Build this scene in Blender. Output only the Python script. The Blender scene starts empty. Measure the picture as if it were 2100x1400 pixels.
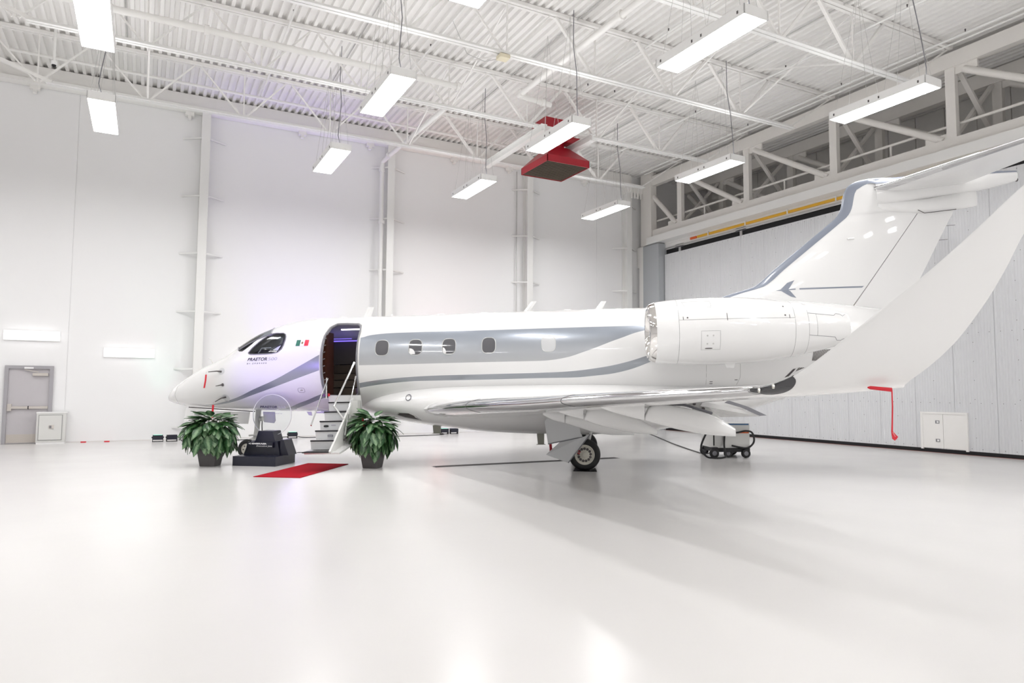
import bpy, bmesh, math, random
from mathutils import Vector, Matrix
random.seed(7)
C = bpy.context.scene.collection
PI = math.pi

# ------------------------------------------------------------------ camera
def camera():
    f = 1427.0
    ax = Vector((2720, 115, f)).normalized()
    ay = Vector((-753, 93, f)); ay -= ay.dot(ax) * ax; ay.normalize()
    az = ax.cross(ay)
    M = Matrix((ax, ay, az)).transposed()          # world -> (right, down, forward)
    right = Vector(M[0]); down = Vector(M[1]); fwd = Vector(M[2])
    cd = bpy.data.cameras.new('camera'); cd.sensor_width = 36; cd.lens = f / 2100 * 36
    cd.clip_end = 200
    co = bpy.data.objects.new('camera', cd); C.objects.link(co)
    R = Matrix((right, -down, -fwd)).transposed().to_4x4()
    R.translation = Vector((0, 0, 1.65))
    co.matrix_world = R
    bpy.context.scene.camera = co
camera()
sc = bpy.context.scene
sc.view_settings.view_transform = 'Standard'
sc.view_settings.look = 'None'
sc.view_settings.gamma = 1
sc.view_settings.use_curve_mapping = False
sc.view_settings.exposure = 0.0
sc.cycles.max_bounces = 14; sc.cycles.diffuse_bounces = 10; sc.cycles.glossy_bounces = 5; sc.cycles.transparent_max_bounces = 16
w = bpy.data.worlds.new('world'); sc.world = w; w.use_nodes = True
w.node_tree.nodes['Background'].inputs[0].default_value = (0.9, 0.93, 1, 1)
w.node_tree.nodes['Background'].inputs[1].default_value = 0.3
LAMP_W = 94.0          # watts of each high bay fixture
LAMP_EMIT = 8.0
SPREAD = math.radians(180)

# ------------------------------------------------------------------ materials
MATS = {}
def mat(name, col, rough=0.5, metal=0.0, spec=0.5, coat=0.0, noise=0.0, nscale=5.0, bump=0.0, bscale=60.0, emit=None, estr=0.0, trans=0.0, rnoise=0.0):
    if name in MATS: return MATS[name]
    m = bpy.data.materials.new(name); m.use_nodes = True
    nt = m.node_tree; b = nt.nodes['Principled BSDF']
    b.inputs['Base Color'].default_value = (*col, 1)
    b.inputs['Roughness'].default_value = rough
    b.inputs['Metallic'].default_value = metal
    b.inputs['Specular IOR Level'].default_value = spec
    b.inputs['Coat Weight'].default_value = coat
    b.inputs['Coat Roughness'].default_value = 0.03
    tc = nt.nodes.new('ShaderNodeTexCoord')
    if noise or rnoise:
        n = nt.nodes.new('ShaderNodeTexNoise'); n.inputs['Scale'].default_value = nscale; n.inputs['Detail'].default_value = 5
        nt.links.new(tc.outputs['Object'], n.inputs['Vector'])
    if noise:
        mx = nt.nodes.new('ShaderNodeMix'); mx.data_type = 'RGBA'
        lo = [c * (1 - noise) for c in col]; hi = [min(1, c * (1 + noise)) for c in col]
        mx.inputs[6].default_value = (*lo, 1); mx.inputs[7].default_value = (*hi, 1)
        nt.links.new(n.outputs['Fac'], mx.inputs[0]); nt.links.new(mx.outputs[2], b.inputs['Base Color'])
    if rnoise:
        mr = nt.nodes.new('ShaderNodeMapRange'); mr.inputs[3].default_value = rough - rnoise; mr.inputs[4].default_value = rough + rnoise
        nt.links.new(n.outputs['Fac'], mr.inputs[0]); nt.links.new(mr.outputs[0], b.inputs['Roughness'])
    if bump:
        n2 = nt.nodes.new('ShaderNodeTexNoise'); n2.inputs['Scale'].default_value = bscale
        nt.links.new(tc.outputs['Object'], n2.inputs['Vector'])
        bp = nt.nodes.new('ShaderNodeBump'); bp.inputs['Strength'].default_value = bump; bp.inputs['Distance'].default_value = 0.01
        nt.links.new(n2.outputs['Fac'], bp.inputs['Height']); nt.links.new(bp.outputs[0], b.inputs['Normal'])
    if emit:
        b.inputs['Emission Color'].default_value = (*emit, 1); b.inputs['Emission Strength'].default_value = estr
    if trans: b.inputs['Transmission Weight'].default_value = trans
    MATS[name] = m
    return m
def glassy(name, tint, gl=0.12):
    m = bpy.data.materials.new(name); m.use_nodes = True; nt = m.node_tree
    for n in list(nt.nodes):
        if n.type != 'OUTPUT_MATERIAL': nt.nodes.remove(n)
    out = nt.nodes['Material Output']
    t = nt.nodes.new('ShaderNodeBsdfTransparent'); t.inputs[0].default_value = (*tint, 1)
    g = nt.nodes.new('ShaderNodeBsdfGlossy'); g.inputs['Roughness'].default_value = 0.03
    fr = nt.nodes.new('ShaderNodeFresnel'); fr.inputs[0].default_value = 1.45
    mx = nt.nodes.new('ShaderNodeMixShader')
    nt.links.new(fr.outputs[0], mx.inputs[0]); nt.links.new(t.outputs[0], mx.inputs[1]); nt.links.new(g.outputs[0], mx.inputs[2])
    nt.links.new(mx.outputs[0], out.inputs[0])
    return m

wall_m = mat('wall_paint', (0.84, 0.84, 0.845), 0.55, noise=0.015, nscale=0.6)
deck_m = mat('deck_paint', (0.82, 0.81, 0.795), 0.5, noise=0.03, nscale=3)
steel_m = mat('white_steel', (0.82, 0.81, 0.79), 0.4, noise=0.02)
steelb_m = mat('bright_steel', (0.80, 0.80, 0.785), 0.35)
pocket_m = mat('pocket_panel', (0.78, 0.77, 0.75), 0.6, noise=0.03)
truss_m = mat('truss_paint', (0.76, 0.74, 0.71), 0.4, noise=0.02)
hdoor_m = mat('hangar_door_metal', (0.655, 0.665, 0.68), 0.38, noise=0.02, nscale=2)
jamb_m = mat('jamb_grey', (0.42, 0.44, 0.46), 0.5)
black_m = mat('black_matte', (0.008, 0.008, 0.01), 0.6)
dark_m = mat('dark_gap', (0.012, 0.012, 0.014), 0.8)
yellow_m = mat('busbar_yellow', (0.75, 0.42, 0.03), 0.4)
red_m = mat('red_paint', (0.36, 0.008, 0.02), 0.35, noise=0.12, nscale=3)
redtag_m = mat('red_fabric', (0.62, 0.015, 0.03), 0.6, noise=0.06, nscale=20)
carpet_m = mat('red_carpet', (0.42, 0.012, 0.025), 0.95, spec=0.1, noise=0.18, nscale=120, bump=0.8, bscale=300)
doorp_m = mat('grey_door_paint', (0.50, 0.48, 0.50), 0.5, noise=0.03)
doorf_m = mat('door_frame_grey', (0.36, 0.35, 0.37), 0.5)
kick_m = mat('kick_plate', (0.52, 0.48, 0.44), 0.35, metal=0.3, noise=0.06, nscale=30)
brass_m = mat('satin_steel', (0.62, 0.58, 0.54), 0.3, metal=0.7)
cab_m = mat('cabinet_paint', (0.66, 0.66, 0.64), 0.5)
chrome_m = mat('chrome', (0.78, 0.79, 0.80), 0.06, metal=1.0)
polish_m = mat('polished_leading_edge', (0.66, 0.66, 0.67), 0.07, metal=1.0)
alu_m = mat('dull_metal', (0.55, 0.55, 0.54), 0.35, metal=0.8)
paint_m = mat('aircraft_white', (0.775, 0.775, 0.772), 0.25, spec=0.5, coat=0.8)
paintg_m = mat('gear_door_grey', (0.60, 0.61, 0.62), 0.25, coat=0.6)
stripe_m = mat('silver_blue_paint', (0.22, 0.245, 0.30), 0.35, metal=0.1, coat=0.4)
line_m = mat('panel_gap', (0.22, 0.22, 0.22), 0.7)
tire_m = mat('tire_rubber', (0.012, 0.012, 0.013), 0.55)
rim_m = mat('wheel_cream', (0.66, 0.64, 0.56), 0.4)
gear_m = mat('gear_white', (0.68, 0.68, 0.66), 0.4)
hyd_m = mat('hydraulic_dark', (0.10, 0.09, 0.09), 0.5)
olive_m = mat('antenna_olive', (0.40, 0.40, 0.34), 0.5)
interior_m = mat('cabin_brown', (0.075, 0.055, 0.042), 0.6)
wood_m = mat('wood_veneer', (0.06, 0.018, 0.009), 0.3, noise=0.4, nscale=4)
seat_m = mat('seat_leather', (0.12, 0.09, 0.065), 0.5)
cockpit_m = mat('cockpit_dark', (0.02, 0.02, 0.022), 0.7)
wglass_m = mat('cabin_window_dark', (0.10, 0.10, 0.11), 0.06, spec=0.8)
wshade_m = mat('cabin_window_shade', (0.55, 0.56, 0.57), 0.12, spec=0.8)
wwhite_m = mat('window_inner_shell', (0.8, 0.8, 0.8), 0.3)
pane_m = glassy('cockpit_pane', (0.62, 0.66, 0.70))
acryl_m = glassy('clear_acrylic', (0.96, 0.97, 0.97))
acedge_m = mat('acrylic_edge', (0.88, 0.9, 0.9), 0.15, spec=0.8)
wshield_m = mat('windshield_glass', (0.28, 0.32, 0.33), 0.05, spec=0.9)
seal_m = mat('door_seal_grey', (0.20, 0.20, 0.22), 0.4)
letter_m = mat('lettering_dark', (0.02, 0.02, 0.04), 0.4)
letterg_m = mat('lettering_grey', (0.35, 0.34, 0.40), 0.4)
letterw_m = mat('lettering_white', (0.85, 0.85, 0.85), 0.5)
green_m = mat('flag_green', (0.0, 0.13, 0.08), 0.4)
fred_m = mat('flag_red', (0.62, 0.0, 0.04), 0.4)
white_m = mat('plain_white', (0.82, 0.82, 0.82), 0.4)
navy_m = mat('display_navy', (0.008, 0.009, 0.022), 0.28)
pot_m = mat('pot_charcoal', (0.085, 0.08, 0.08), 0.5, noise=0.08, nscale=8)
soil_m = mat('soil', (0.03, 0.02, 0.012), 0.9)
rubber_m = mat('rubber_cable', (0.012, 0.012, 0.013), 0.5)
orange_m = mat('orange_label', (0.7, 0.12, 0.02), 0.5)
blue_m = mat('blue_strip', (0.05, 0.13, 0.26), 0.4)
uplight_m = mat('uplight_body', (0.012, 0.013, 0.025), 0.4)
hoodg_m = mat('hood_louvre', (0.20, 0.165, 0.13), 0.45)
cream_m = mat('cream_plastic', (0.72, 0.66, 0.50), 0.5)
lampw_m = mat('lamp_housing', (0.86, 0.86, 0.85), 0.4)
emit_m = mat('lamp_diffuser', (0.9, 0.9, 0.9), 0.5, emit=(1, 0.99, 1.0), estr=LAMP_EMIT)
walll_m = mat('wall_light_diffuser', (0.9, 0.9, 0.9), 0.5, emit=(1, 0.99, 1.0), estr=1.8)
cabinled_m = mat('cabin_led_white', (0.9, 0.9, 0.9), 0.5, emit=(0.85, 0.82, 1.0), estr=2.2)
purpleled_m = mat('cabin_led_purple', (0.5, 0.4, 0.9), 0.5, emit=(0.25, 0.17, 1.0), estr=0.9)
brownchrome_m = mat('inlet_lip', (0.70, 0.68, 0.66), 0.05, metal=1.0)
black_glass_m = mat('lens_dark', (0.03, 0.03, 0.035), 0.05, spec=0.9)
clearl_m = mat('lamp_reflector', (0.75, 0.74, 0.68), 0.15, metal=0.6)

# leaf material: pale centre along the midrib, darker margin
def leaf_material(name, dark, pale, w):
    m = bpy.data.materials.new(name); m.use_nodes = True; nt = m.node_tree; b = nt.nodes['Principled BSDF']
    tc = nt.nodes.new('ShaderNodeTexCoord'); sp = nt.nodes.new('ShaderNodeSeparateXYZ'); nt.links.new(tc.outputs['Object'], sp.inputs[0])
    ab = nt.nodes.new('ShaderNodeMath'); ab.operation = 'ABSOLUTE'; nt.links.new(sp.outputs['X'], ab.inputs[0])
    n = nt.nodes.new('ShaderNodeTexNoise'); n.inputs['Scale'].default_value = 9; nt.links.new(tc.outputs['Object'], n.inputs['Vector'])
    ad = nt.nodes.new('ShaderNodeMath'); ad.operation = 'MULTIPLY_ADD'; ad.inputs[1].default_value = 0.22; nt.links.new(n.outputs['Fac'], ad.inputs[0]); nt.links.new(ab.outputs[0], ad.inputs[2])
    r = nt.nodes.new('ShaderNodeValToRGB'); e = r.color_ramp.elements
    e[0].position = 0.10; e[0].color = (*pale, 1); e[1].position = 0.10 + w; e[1].color = (*dark, 1)
    nt.links.new(ad.outputs[0], r.inputs[0]); nt.links.new(r.outputs[0], b.inputs['Base Color'])
    b.inputs['Roughness'].default_value = 0.38
    return m
leaf_ms = [leaf_material('leaf_variegated', (0.016, 0.075, 0.02), (0.20, 0.32, 0.17), 0.17),
           leaf_material('leaf_green', (0.010, 0.048, 0.010), (0.05, 0.13, 0.04), 0.14),
           leaf_material('leaf_bright', (0.03, 0.15, 0.015), (0.10, 0.30, 0.05), 0.10)]

# fuselage paint: white with the painted livery bands (flat paint on the skin)
def livery():
    m = bpy.data.materials.new('fuselage_livery'); m.use_nodes = True; nt = m.node_tree; b = nt.nodes['Principled BSDF']
    b.inputs['Roughness'].default_value = 0.25; b.inputs['Coat Weight'].default_value = 0.8; b.inputs['Coat Roughness'].default_value = 0.03
    tc = nt.nodes.new('ShaderNodeTexCoord'); sp = nt.nodes.new('ShaderNodeSeparateXYZ'); nt.links.new(tc.outputs['Object'], sp.inputs[0])
    def M(op, a, b_, c=None):
        n = nt.nodes.new('ShaderNodeMath'); n.operation = op
        for i, v in enumerate((a, b_, c)):
            if v is None: continue
            if isinstance(v, (int, float)): n.inputs[i].default_value = v
            else: nt.links.new(v, n.inputs[i])
        return n.outputs[0]
    U0, U1 = -10.0, 8.0
    un = M('DIVIDE', M('SUBTRACT', sp.outputs['X'], U0), U1 - U0)
    Z = sp.outputs['Z']
    def curve(pts):
        n = nt.nodes.new('ShaderNodeFloatCurve'); n.inputs['Factor'].default_value = 1
        c = n.mapping.curves[0]; pts = [((u - U0) / (U1 - U0), z / 4.0) for u, z in pts]
        c.points[0].location = (0, pts[0][1]); c.points[-1].location = (1, pts[-1][1])
        for p in pts:
            c.points.new(*p)
        for p in c.points: p.handle_type = 'AUTO_CLAMPED'
        n.mapping.update(); nt.links.new(un, n.inputs['Value'])
        return M('MULTIPLY', n.outputs[0], 4.0)
    def band(up, lo, u0, u1):
        a = M('LESS_THAN', Z, curve(up)); c = M('GREATER_THAN', Z, curve(lo))
        d = M('GREATER_THAN', sp.outputs['X'], u0); e = M('LESS_THAN', sp.outputs['X'], u1)
        return M('MULTIPLY', M('MULTIPLY', a, c), M('MULTIPLY', d, e))
    p1 = band([(-4.85, 2.86), (-4.59, 2.915), (-4.2, 2.95), (-3.6, 2.958), (-2, 2.962), (0, 2.975), (1.4, 2.977), (2.4, 2.98), (3.2, 2.99)],
              [(-4.85, 2.258), (-3.6, 2.262), (-2, 2.27), (-0.96, 2.27), (-0.45, 2.31), (0.065, 2.45), (0.78, 2.704), (1.38, 2.88), (2.4, 2.97), (3.2, 2.99)], -4.80, 2.6)
    s2 = band([(-6.93, 1.33), (-6.23, 1.483), (-5.66, 1.669), (-4.81, 1.877), (-3.6, 1.99), (-2.0, 2.013), (-0.87, 2.021), (-0.25, 2.04), (0.26, 2.091), (0.715, 2.163), (1.46, 2.37), (2.4, 2.68)],
              [(-6.93, 1.26), (-6.29, 1.383), (-5.7, 1.562), (-4.83, 1.772), (-3.6, 1.897), (-2.0, 1.90), (-0.87, 1.909), (-0.25, 1.908), (0.256, 1.939), (0.71, 1.991), (1.5, 2.237), (2.4, 2.6)], -6.95, 2.2)
    s1 = band([(-8.9, 1.42), (-8.51, 1.455), (-8.22, 1.49), (-7.79, 1.584), (-7.25, 1.782), (-6.76, 1.966), (-6.29, 2.19), (-5.69, 2.507), (-5.2, 2.77)],
              [(-8.9, 1.418), (-8.51, 1.445), (-8.25, 1.456), (-7.83, 1.518), (-7.29, 1.664), (-6.91, 1.776), (-6.31, 1.968), (-5.97, 2.078), (-5.69, 2.168), (-5.2, 2.32)], -8.85, -5.69)
    fac = M('MINIMUM', M('ADD', M('ADD', p1, s2), s1), 1.0)
    mr = nt.nodes.new('ShaderNodeMapRange'); mr.inputs[1].default_value = 2.25; mr.inputs[2].default_value = 2.85; nt.links.new(Z, mr.inputs[0])
    r = nt.nodes.new('ShaderNodeValToRGB'); e = r.color_ramp.elements
    e[0].position = 0.0; e[0].color = (0.47, 0.48, 0.49, 1); e[1].position = 1.0; e[1].color = (0.29, 0.32, 0.37, 1)
    nt.links.new(mr.outputs[0], r.inputs[0])
    c1 = nt.nodes.new('ShaderNodeMix'); c1.data_type = 'RGBA'; c1.inputs[6].default_value = (0.27, 0.29, 0.32, 1); nt.links.new(r.outputs[0], c1.inputs[7]); nt.links.new(p1, c1.inputs[0])
    c2 = nt.nodes.new('ShaderNodeMix'); c2.data_type = 'RGBA'; c2.inputs[6].default_value = (0.75, 0.75, 0.747, 1); nt.links.new(c1.outputs[2], c2.inputs[7]); nt.links.new(fac, c2.inputs[0])
    nt.links.new(c2.outputs[2], b.inputs['Base Color'])
    mt = M('MULTIPLY', fac, 0.3); nt.links.new(mt, b.inputs['Metallic'])
    return m
livery_m = livery()

def floor_material():
    m = mat('epoxy_floor', (0.66, 0.65, 0.64), 0.225, spec=0.42, noise=0.02, nscale=0.7, rnoise=0.02)
    nt = m.node_tree; b = nt.nodes['Principled BSDF']
    tc = [n for n in nt.nodes if n.type == 'TEX_COORD'][0]
    mp = nt.nodes.new('ShaderNodeMapping'); mp.inputs['Scale'].default_value = (1.3, 1.3, 1); nt.links.new(tc.outputs['Object'], mp.inputs[0])
    n2 = nt.nodes.new('ShaderNodeTexNoise'); n2.inputs['Scale'].default_value = 2.2; n2.inputs['Detail'].default_value = 3
    nt.links.new(mp.outputs[0], n2.inputs['Vector'])
    bp = nt.nodes.new('ShaderNodeBump'); bp.inputs['Strength'].default_value = 0.035; bp.inputs['Distance'].default_value = 0.02
    nt.links.new(n2.outputs['Fac'], bp.inputs['Height']); nt.links.new(bp.outputs[0], b.inputs['Normal'])
    return m
floor_m = floor_material()

# ------------------------------------------------------------------ mesh helpers
class MB:
    def __init__(s): s.v = []; s.f = []
    def add(s, vs, fs):
        o = len(s.v); s.v += [tuple(p) for p in vs]; s.f += [tuple(i + o for i in f) for f in fs]; return s
    def box(s, x0, y0, z0, x1, y1, z1):
        v = [(x, y, z) for z in (z0, z1) for x, y in ((x0, y0), (x1, y0), (x1, y1), (x0, y1))]
        return s.add(v, [(3, 2, 1, 0), (4, 5, 6, 7), (0, 1, 5, 4), (1, 2, 6, 5), (2, 3, 7, 6), (3, 0, 4, 7)])
    def bar(s, p0, p1, wd, ht, up=(0, 0, 1)):
        p0 = Vector(p0); p1 = Vector(p1); d = (p1 - p0).normalized(); u = Vector(up)
        if abs(d.dot(u)) > 0.99: u = Vector((1, 0, 0))
        sd = d.cross(u).normalized(); u2 = sd.cross(d).normalized()
        v = []
        for p in (p0, p1):
            for a, b in ((-1, -1), (1, -1), (1, 1), (-1, 1)):
                v.append(p + sd * a * wd / 2 + u2 * b * ht / 2)
        return s.add(v, [(0, 1, 2, 3), (7, 6, 5, 4), (0, 4, 5, 1), (1, 5, 6, 2), (2, 6, 7, 3), (3, 7, 4, 0)])
    def tube(s, pts, r, n=8, caps=True, closed=False):
        pts = [Vector(p) for p in pts]; N = len(pts)
        rs = r if isinstance(r, (list, tuple)) else [r] * N
        rings = []; prev = None
        for i, p in enumerate(pts):
            if closed: d = pts[(i + 1) % N] - pts[i - 1]
            else: d = pts[min(i + 1, N - 1)] - pts[max(i - 1, 0)]
            d = d.normalized() if d.length > 1e-9 else Vector((0, 0, 1))
            if prev is None:
                a = Vector((0, 0, 1)) if abs(d.z) < 0.9 else Vector((1, 0, 0))
                x = d.cross(a).normalized()
            else:
                x = prev - d * prev.dot(d)
                x = x.normalized() if x.length > 1e-6 else d.orthogonal().normalized()
            prev = x; y = d.cross(x)
            rings.append([p + (x * math.cos(2 * PI * k / n) + y * math.sin(2 * PI * k / n)) * rs[i] for k in range(n)])
        return s.loft(rings, caps=caps and not closed, loop=closed)
    def loft(s, rings, caps=True, loop=False, closed=True):
        n = len(rings[0]); vs = [p for r in rings for p in r]; fs = []
        R = len(rings); m = n if closed else n - 1
        for i in range(R if loop else R - 1):
            j = (i + 1) % R
            for k in range(m):
                k2 = (k + 1) % n
                fs.append((i * n + k, i * n + k2, j * n + k2, j * n + k))
        if caps and closed:
            fs.append(tuple(range(n))[::-1]); fs.append(tuple((R - 1) * n + k for k in range(n)))
        return s.add(vs, fs)
    def prism(s, poly, a, b, axis='y'):
        def P3(p, t):
            return {'y': (p[0], t, p[1]), 'x': (t, p[0], p[1]), 'z': (p[0], p[1], t)}[axis]
        n = len(poly)
        return s.add([P3(p, a) for p in poly] + [P3(p, b) for p in poly],
                     [tuple(range(n)), tuple(range(2 * n - 1, n - 1, -1))] + [(k, (k + 1) % n, n + (k + 1) % n, n + k) for k in range(n)])
    def lathe(s, prof, n=32, axis='y', cen=(0, 0, 0)):
        rings = []
        for a, r in prof:
            ring = []
            for k in range(n):
                c, q = math.cos(2 * PI * k / n) * r, math.sin(2 * PI * k / n) * r
                p = {'y': (c, a, q), 'x': (a, c, q), 'z': (c, q, a)}[axis]
                ring.append((p[0] + cen[0], p[1] + cen[1], p[2] + cen[2]))
            rings.append(ring)
        return s.loft(rings, caps=False)
    def mesh(s, name, m, smooth=False, recalc=True, ang=None):
        me = bpy.data.meshes.new(name); me.from_pydata(s.v, [], s.f)
        if recalc:
            bm = bmesh.new(); bm.from_mesh(me); bmesh.ops.recalc_face_normals(bm, faces=bm.faces); bm.to_mesh(me); bm.free()
        me.materials.append(m)
        if smooth:
            me.polygons.foreach_set('use_smooth', [True] * len(me.polygons))
            if ang:
                try: me.set_sharp_from_angle(angle=math.radians(ang))
                except Exception: pass
        return me
    def build(s, name, m, parent=None, smooth=False, recalc=True, ang=40):
        return link(name, s.mesh(name, m, smooth, recalc, ang), parent)
def link(name, me, parent=None):
    o = bpy.data.objects.new(name, me); C.objects.link(o)
    if parent: o.parent = parent
    return o
def tag(o, label=None, cat=None, group=None, kind=None):
    if label: o['label'] = label
    if cat: o['category'] = cat
    if group: o['group'] = group
    if kind: o['kind'] = kind
    return o
def empty(name, loc=(0, 0, 0), rz=0.0, **k):
    o = bpy.data.objects.new(name, None); C.objects.link(o); o.location = loc; o.rotation_euler = (0, 0, rz); o.empty_display_size = 0.2
    return tag(o, **k)
def struct(name, mb, m, parent=None, **k):
    o = mb.build(name, m, parent, **k)
    if not parent: o['kind'] = 'structure'
    return o
def B(*a): return MB().box(*a)

# ------------------------------------------------------------------ setting
YW = 24.4; XD = 19.2; XL = -14.0; YF = -14.0; ZD = 11.08
struct('floor', B(XL, YF, -0.3, 24, YW + 0.3, 0), floor_m)
# ribbed roof deck, ribs along Y
mb = MB(); pitch = 0.222; x = XL; top = ZD + 0.085; prof = []
while x < 24:
    prof += [(x, ZD), (x + 0.085, ZD), (x + 0.105, top), (x + 0.202, top)]; x += pitch
prof.append((x, ZD))
mb.add([(p[0], YF, p[1]) for p in prof] + [(p[0], YW + 0.3, p[1]) for p in prof], [(i, i + 1, len(prof) + i + 1, len(prof) + i) for i in range(len(prof) - 1)])
struct('ceiling', mb, deck_m, recalc=False)
struct('roof', B(XL - 0.3, YF - 0.3, ZD + 0.12, 24.3, YW + 0.5, ZD + 0.3), deck_m).name = 'ceiling_top'
# back wall from panels with seams
wb = empty('wall_back', (0, 0, 0)); wb['kind'] = 'structure'
B(XL - 0.2, YW + 0.02, 0, 24.2, YW + 0.2, ZD + 0.1).build('backing', wall_m, wb)
seams = [XL, -8.2, -2.07, 16.9, 24.0]
for a, b in zip(seams, seams[1:]):
    B(a + 0.008, YW, 0.02, b - 0.008, YW + 0.05, ZD).build('wall_panel', wall_m, wb)
struct('wall_left', B(XL - 0.2, YF - 0.2, 0, XL, YW + 0.2, ZD + 0.1), wall_m)
struct('wall_front', B(XL, YF - 0.2, 0, 24, YF, ZD + 0.1), wall_m)
wr = struct('wall_right', B(XD, YF, 0, XD + 0.3, -1.0, ZD + 0.1), wall_m)
struct('baseboard_back', B(XL, YW - 0.02, 0, 18.8, YW, 0.03), mat('base_white', (0.72, 0.70, 0.69), 0.5))

# perimeter beam along the top of the back wall
mb = MB(); mb.box(XL, 24.18, 10.60, 18.6, 24.38, ZD - 0.01); mb.box(XL, 24.0, 10.50, 18.6, 24.38, 10.60)
struct('trim_1', mb, steel_m).name = 'trim_1'
brk = MB()
for X in (-3.2, 0.95, 4.5, 6.9, 10.2, 12.6, 16.2): brk.box(X - 0.13, 24.2, 10.38, X + 0.13, 24.36, 10.5); brk.box(X - 0.05, 24.2, 10.28, X + 0.05, 24.36, 10.38)
struct('trim_2', brk, steel_m)

# soffit ledge in the far right corner
mb = MB(); mb.box(18.3, 23.9, 10.2, 19.0, 24.38, 10.5)
for k in range(4): mb.box(18.35 + k * 0.16, 23.86, 9.95, 18.42 + k * 0.16, 23.9, 10.5)
struct('trim_3', mb, steel_m)

# door 1 : grey exit door in the back wall
d1 = empty('door_1', (-2.97, 24.38, 0)); d1['kind'] = 'structure'
mb = MB(); W = 0.585; H = 2.24
mb.box(-W, -0.09, 0, -W + 0.09, 0.0, H); mb.box(W - 0.09, -0.09, 0, W, 0.0, H); mb.box(-W + 0.09, -0.09, H - 0.09, W - 0.09, 0.0, H)
mb.build('door_frame', doorf_m, d1)
B(-W + 0.09, -0.03, 0.01, W - 0.09, 0.0, H - 0.09).build('door_leaf', doorp_m, d1)
B(-W + 0.1, -0.038, 0.03, W - 0.1, -0.03, 0.27).build('kick_plate', kick_m, d1)
pb = MB(); pb.box(-W + 0.1, -0.11, 0.94, -W + 0.2, -0.03, 1.14); pb.box(-W + 0.2, -0.10, 1.00, W - 0.1, -0.05, 1.07)
pbo = pb.build('panic_bar', brass_m, d1); B(0.0, -0.105, 0.99, 0.025, -0.045, 1.08).build('bar_joint', black_m, pbo)
cl = MB(); cl.box(0.08, -0.12, 1.95, 0.46, -0.04, 2.03); cl.bar((-0.1, -0.11, 2.12), (0.22, -0.09, 2.06), 0.02, 0.02)
cl.build('door_closer', brass_m, d1)
B(-0.12, -0.14, 2.15, 0.1, -0.09, 2.20).build('door_contact', white_m, d1)

# wall lights
for (x0, x1, z0, z1, lab) in ((-3.63, -2.29, 2.99, 3.24, 'long white luminous wall light above the grey exit door'),
                              (-1.13, 0.21, 2.56, 2.81, 'long white luminous wall light right of the exit door'),
                              (2.50, 3.84, 2.52, 2.78, 'white luminous wall light half hidden behind the aircraft nose and windshield')):
    t = empty('wall_light', ((x0 + x1) / 2, YW, z0), label=lab, cat='wall light', group='luminous wall lights')
    hw = (x1 - x0) / 2; hz = z1 - z0
    B(-hw - 0.02, -0.05, -0.02, hw + 0.02, -0.005, hz + 0.02).build('back_plate', lampw_m, t)
    B(-hw, -0.12, 0, hw, -0.05, hz).build('diffuser', walll_m, t)

# small electrical cabinet
t = empty('floor_cabinet', (-2.33, 24.05, 0), label='small light grey metal cabinet beside the grey exit door', cat='cabinet')
mb = MB(); mb.box(-0.37, -0.13, 0.05, 0.33, 0.3, 0.88); mb.build('body', cab_m, t)
B(-0.38, -0.14, 0.88, 0.36, 0.3, 0.91).build('lid', white_m, t)
dd = B(-0.31, -0.15, 0.12, 0.25, -0.13, 0.82).build('door', cab_m, t)
mb = MB()
for a in (-0.315, 0.245): mb.box(a, -0.152, 0.115, a + 0.01, -0.13, 0.83)
for a in (0.115, 0.82): mb.box(-0.315, -0.152, a, 0.255, -0.13, a + 0.01)
mb.build('door_gap', line_m, t)
B(-0.07, -0.165, 0.44, 0.06, -0.15, 0.54).build('latch', brass_m, dd)
B(-0.05, -0.170, 0.455, 0.0, -0.165, 0.525).build('latch_recess', seal_m, dd)
B(-0.36, -0.12, 0, 0.32, 0.3, 0.05).build('plinth', white_m, t)

# wall columns
def column(X, lab, arms=True):
    t = empty('wall_column', (X, 24.2, 0), label=lab, cat='column', group='columns against the back wall')
    mb = MB(); mb.box(-0.13, -0.19, 0, 0.13, -0.165, 10.5); mb.box(-0.02, -0.165, 0, 0.02, 0.16, 10.5); mb.box(-0.13, 0.16, 0, 0.13, 0.19, 10.5)
    mb.build('shaft', steelb_m, t)
    for z in (9.62, 7.74, 5.88, 4.02, 2.20, 0.36):
        for s in (-1, 1):
            a = MB(); a.add([(s * 0.13, -0.19, z), (s * 0.13, -0.12, z), (s * 0.66, 0.185, z), (s * 0.60, 0.185, z),
                             (s * 0.13, -0.19, z + 0.05), (s * 0.13, -0.12, z + 0.05), (s * 0.66, 0.185, z + 0.05), (s * 0.60, 0.185, z + 0.05)],
                            [(0, 1, 2, 3), (4, 5, 6, 7), (0, 1, 5, 4), (1, 2, 6, 5), (2, 3, 7, 6), (3, 0, 4, 7)])
            a.build('bracket', steelb_m, t)
    return t
column(1.44, 'white steel column against the back wall left of the aircraft nose')
column(7.63, 'white steel column with a drain pipe beside it, above the cabin door')
column(13.42, 'white steel column below the red heater hood')
column(18.35, 'white steel column in the far right corner by the grey jamb')
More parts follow.
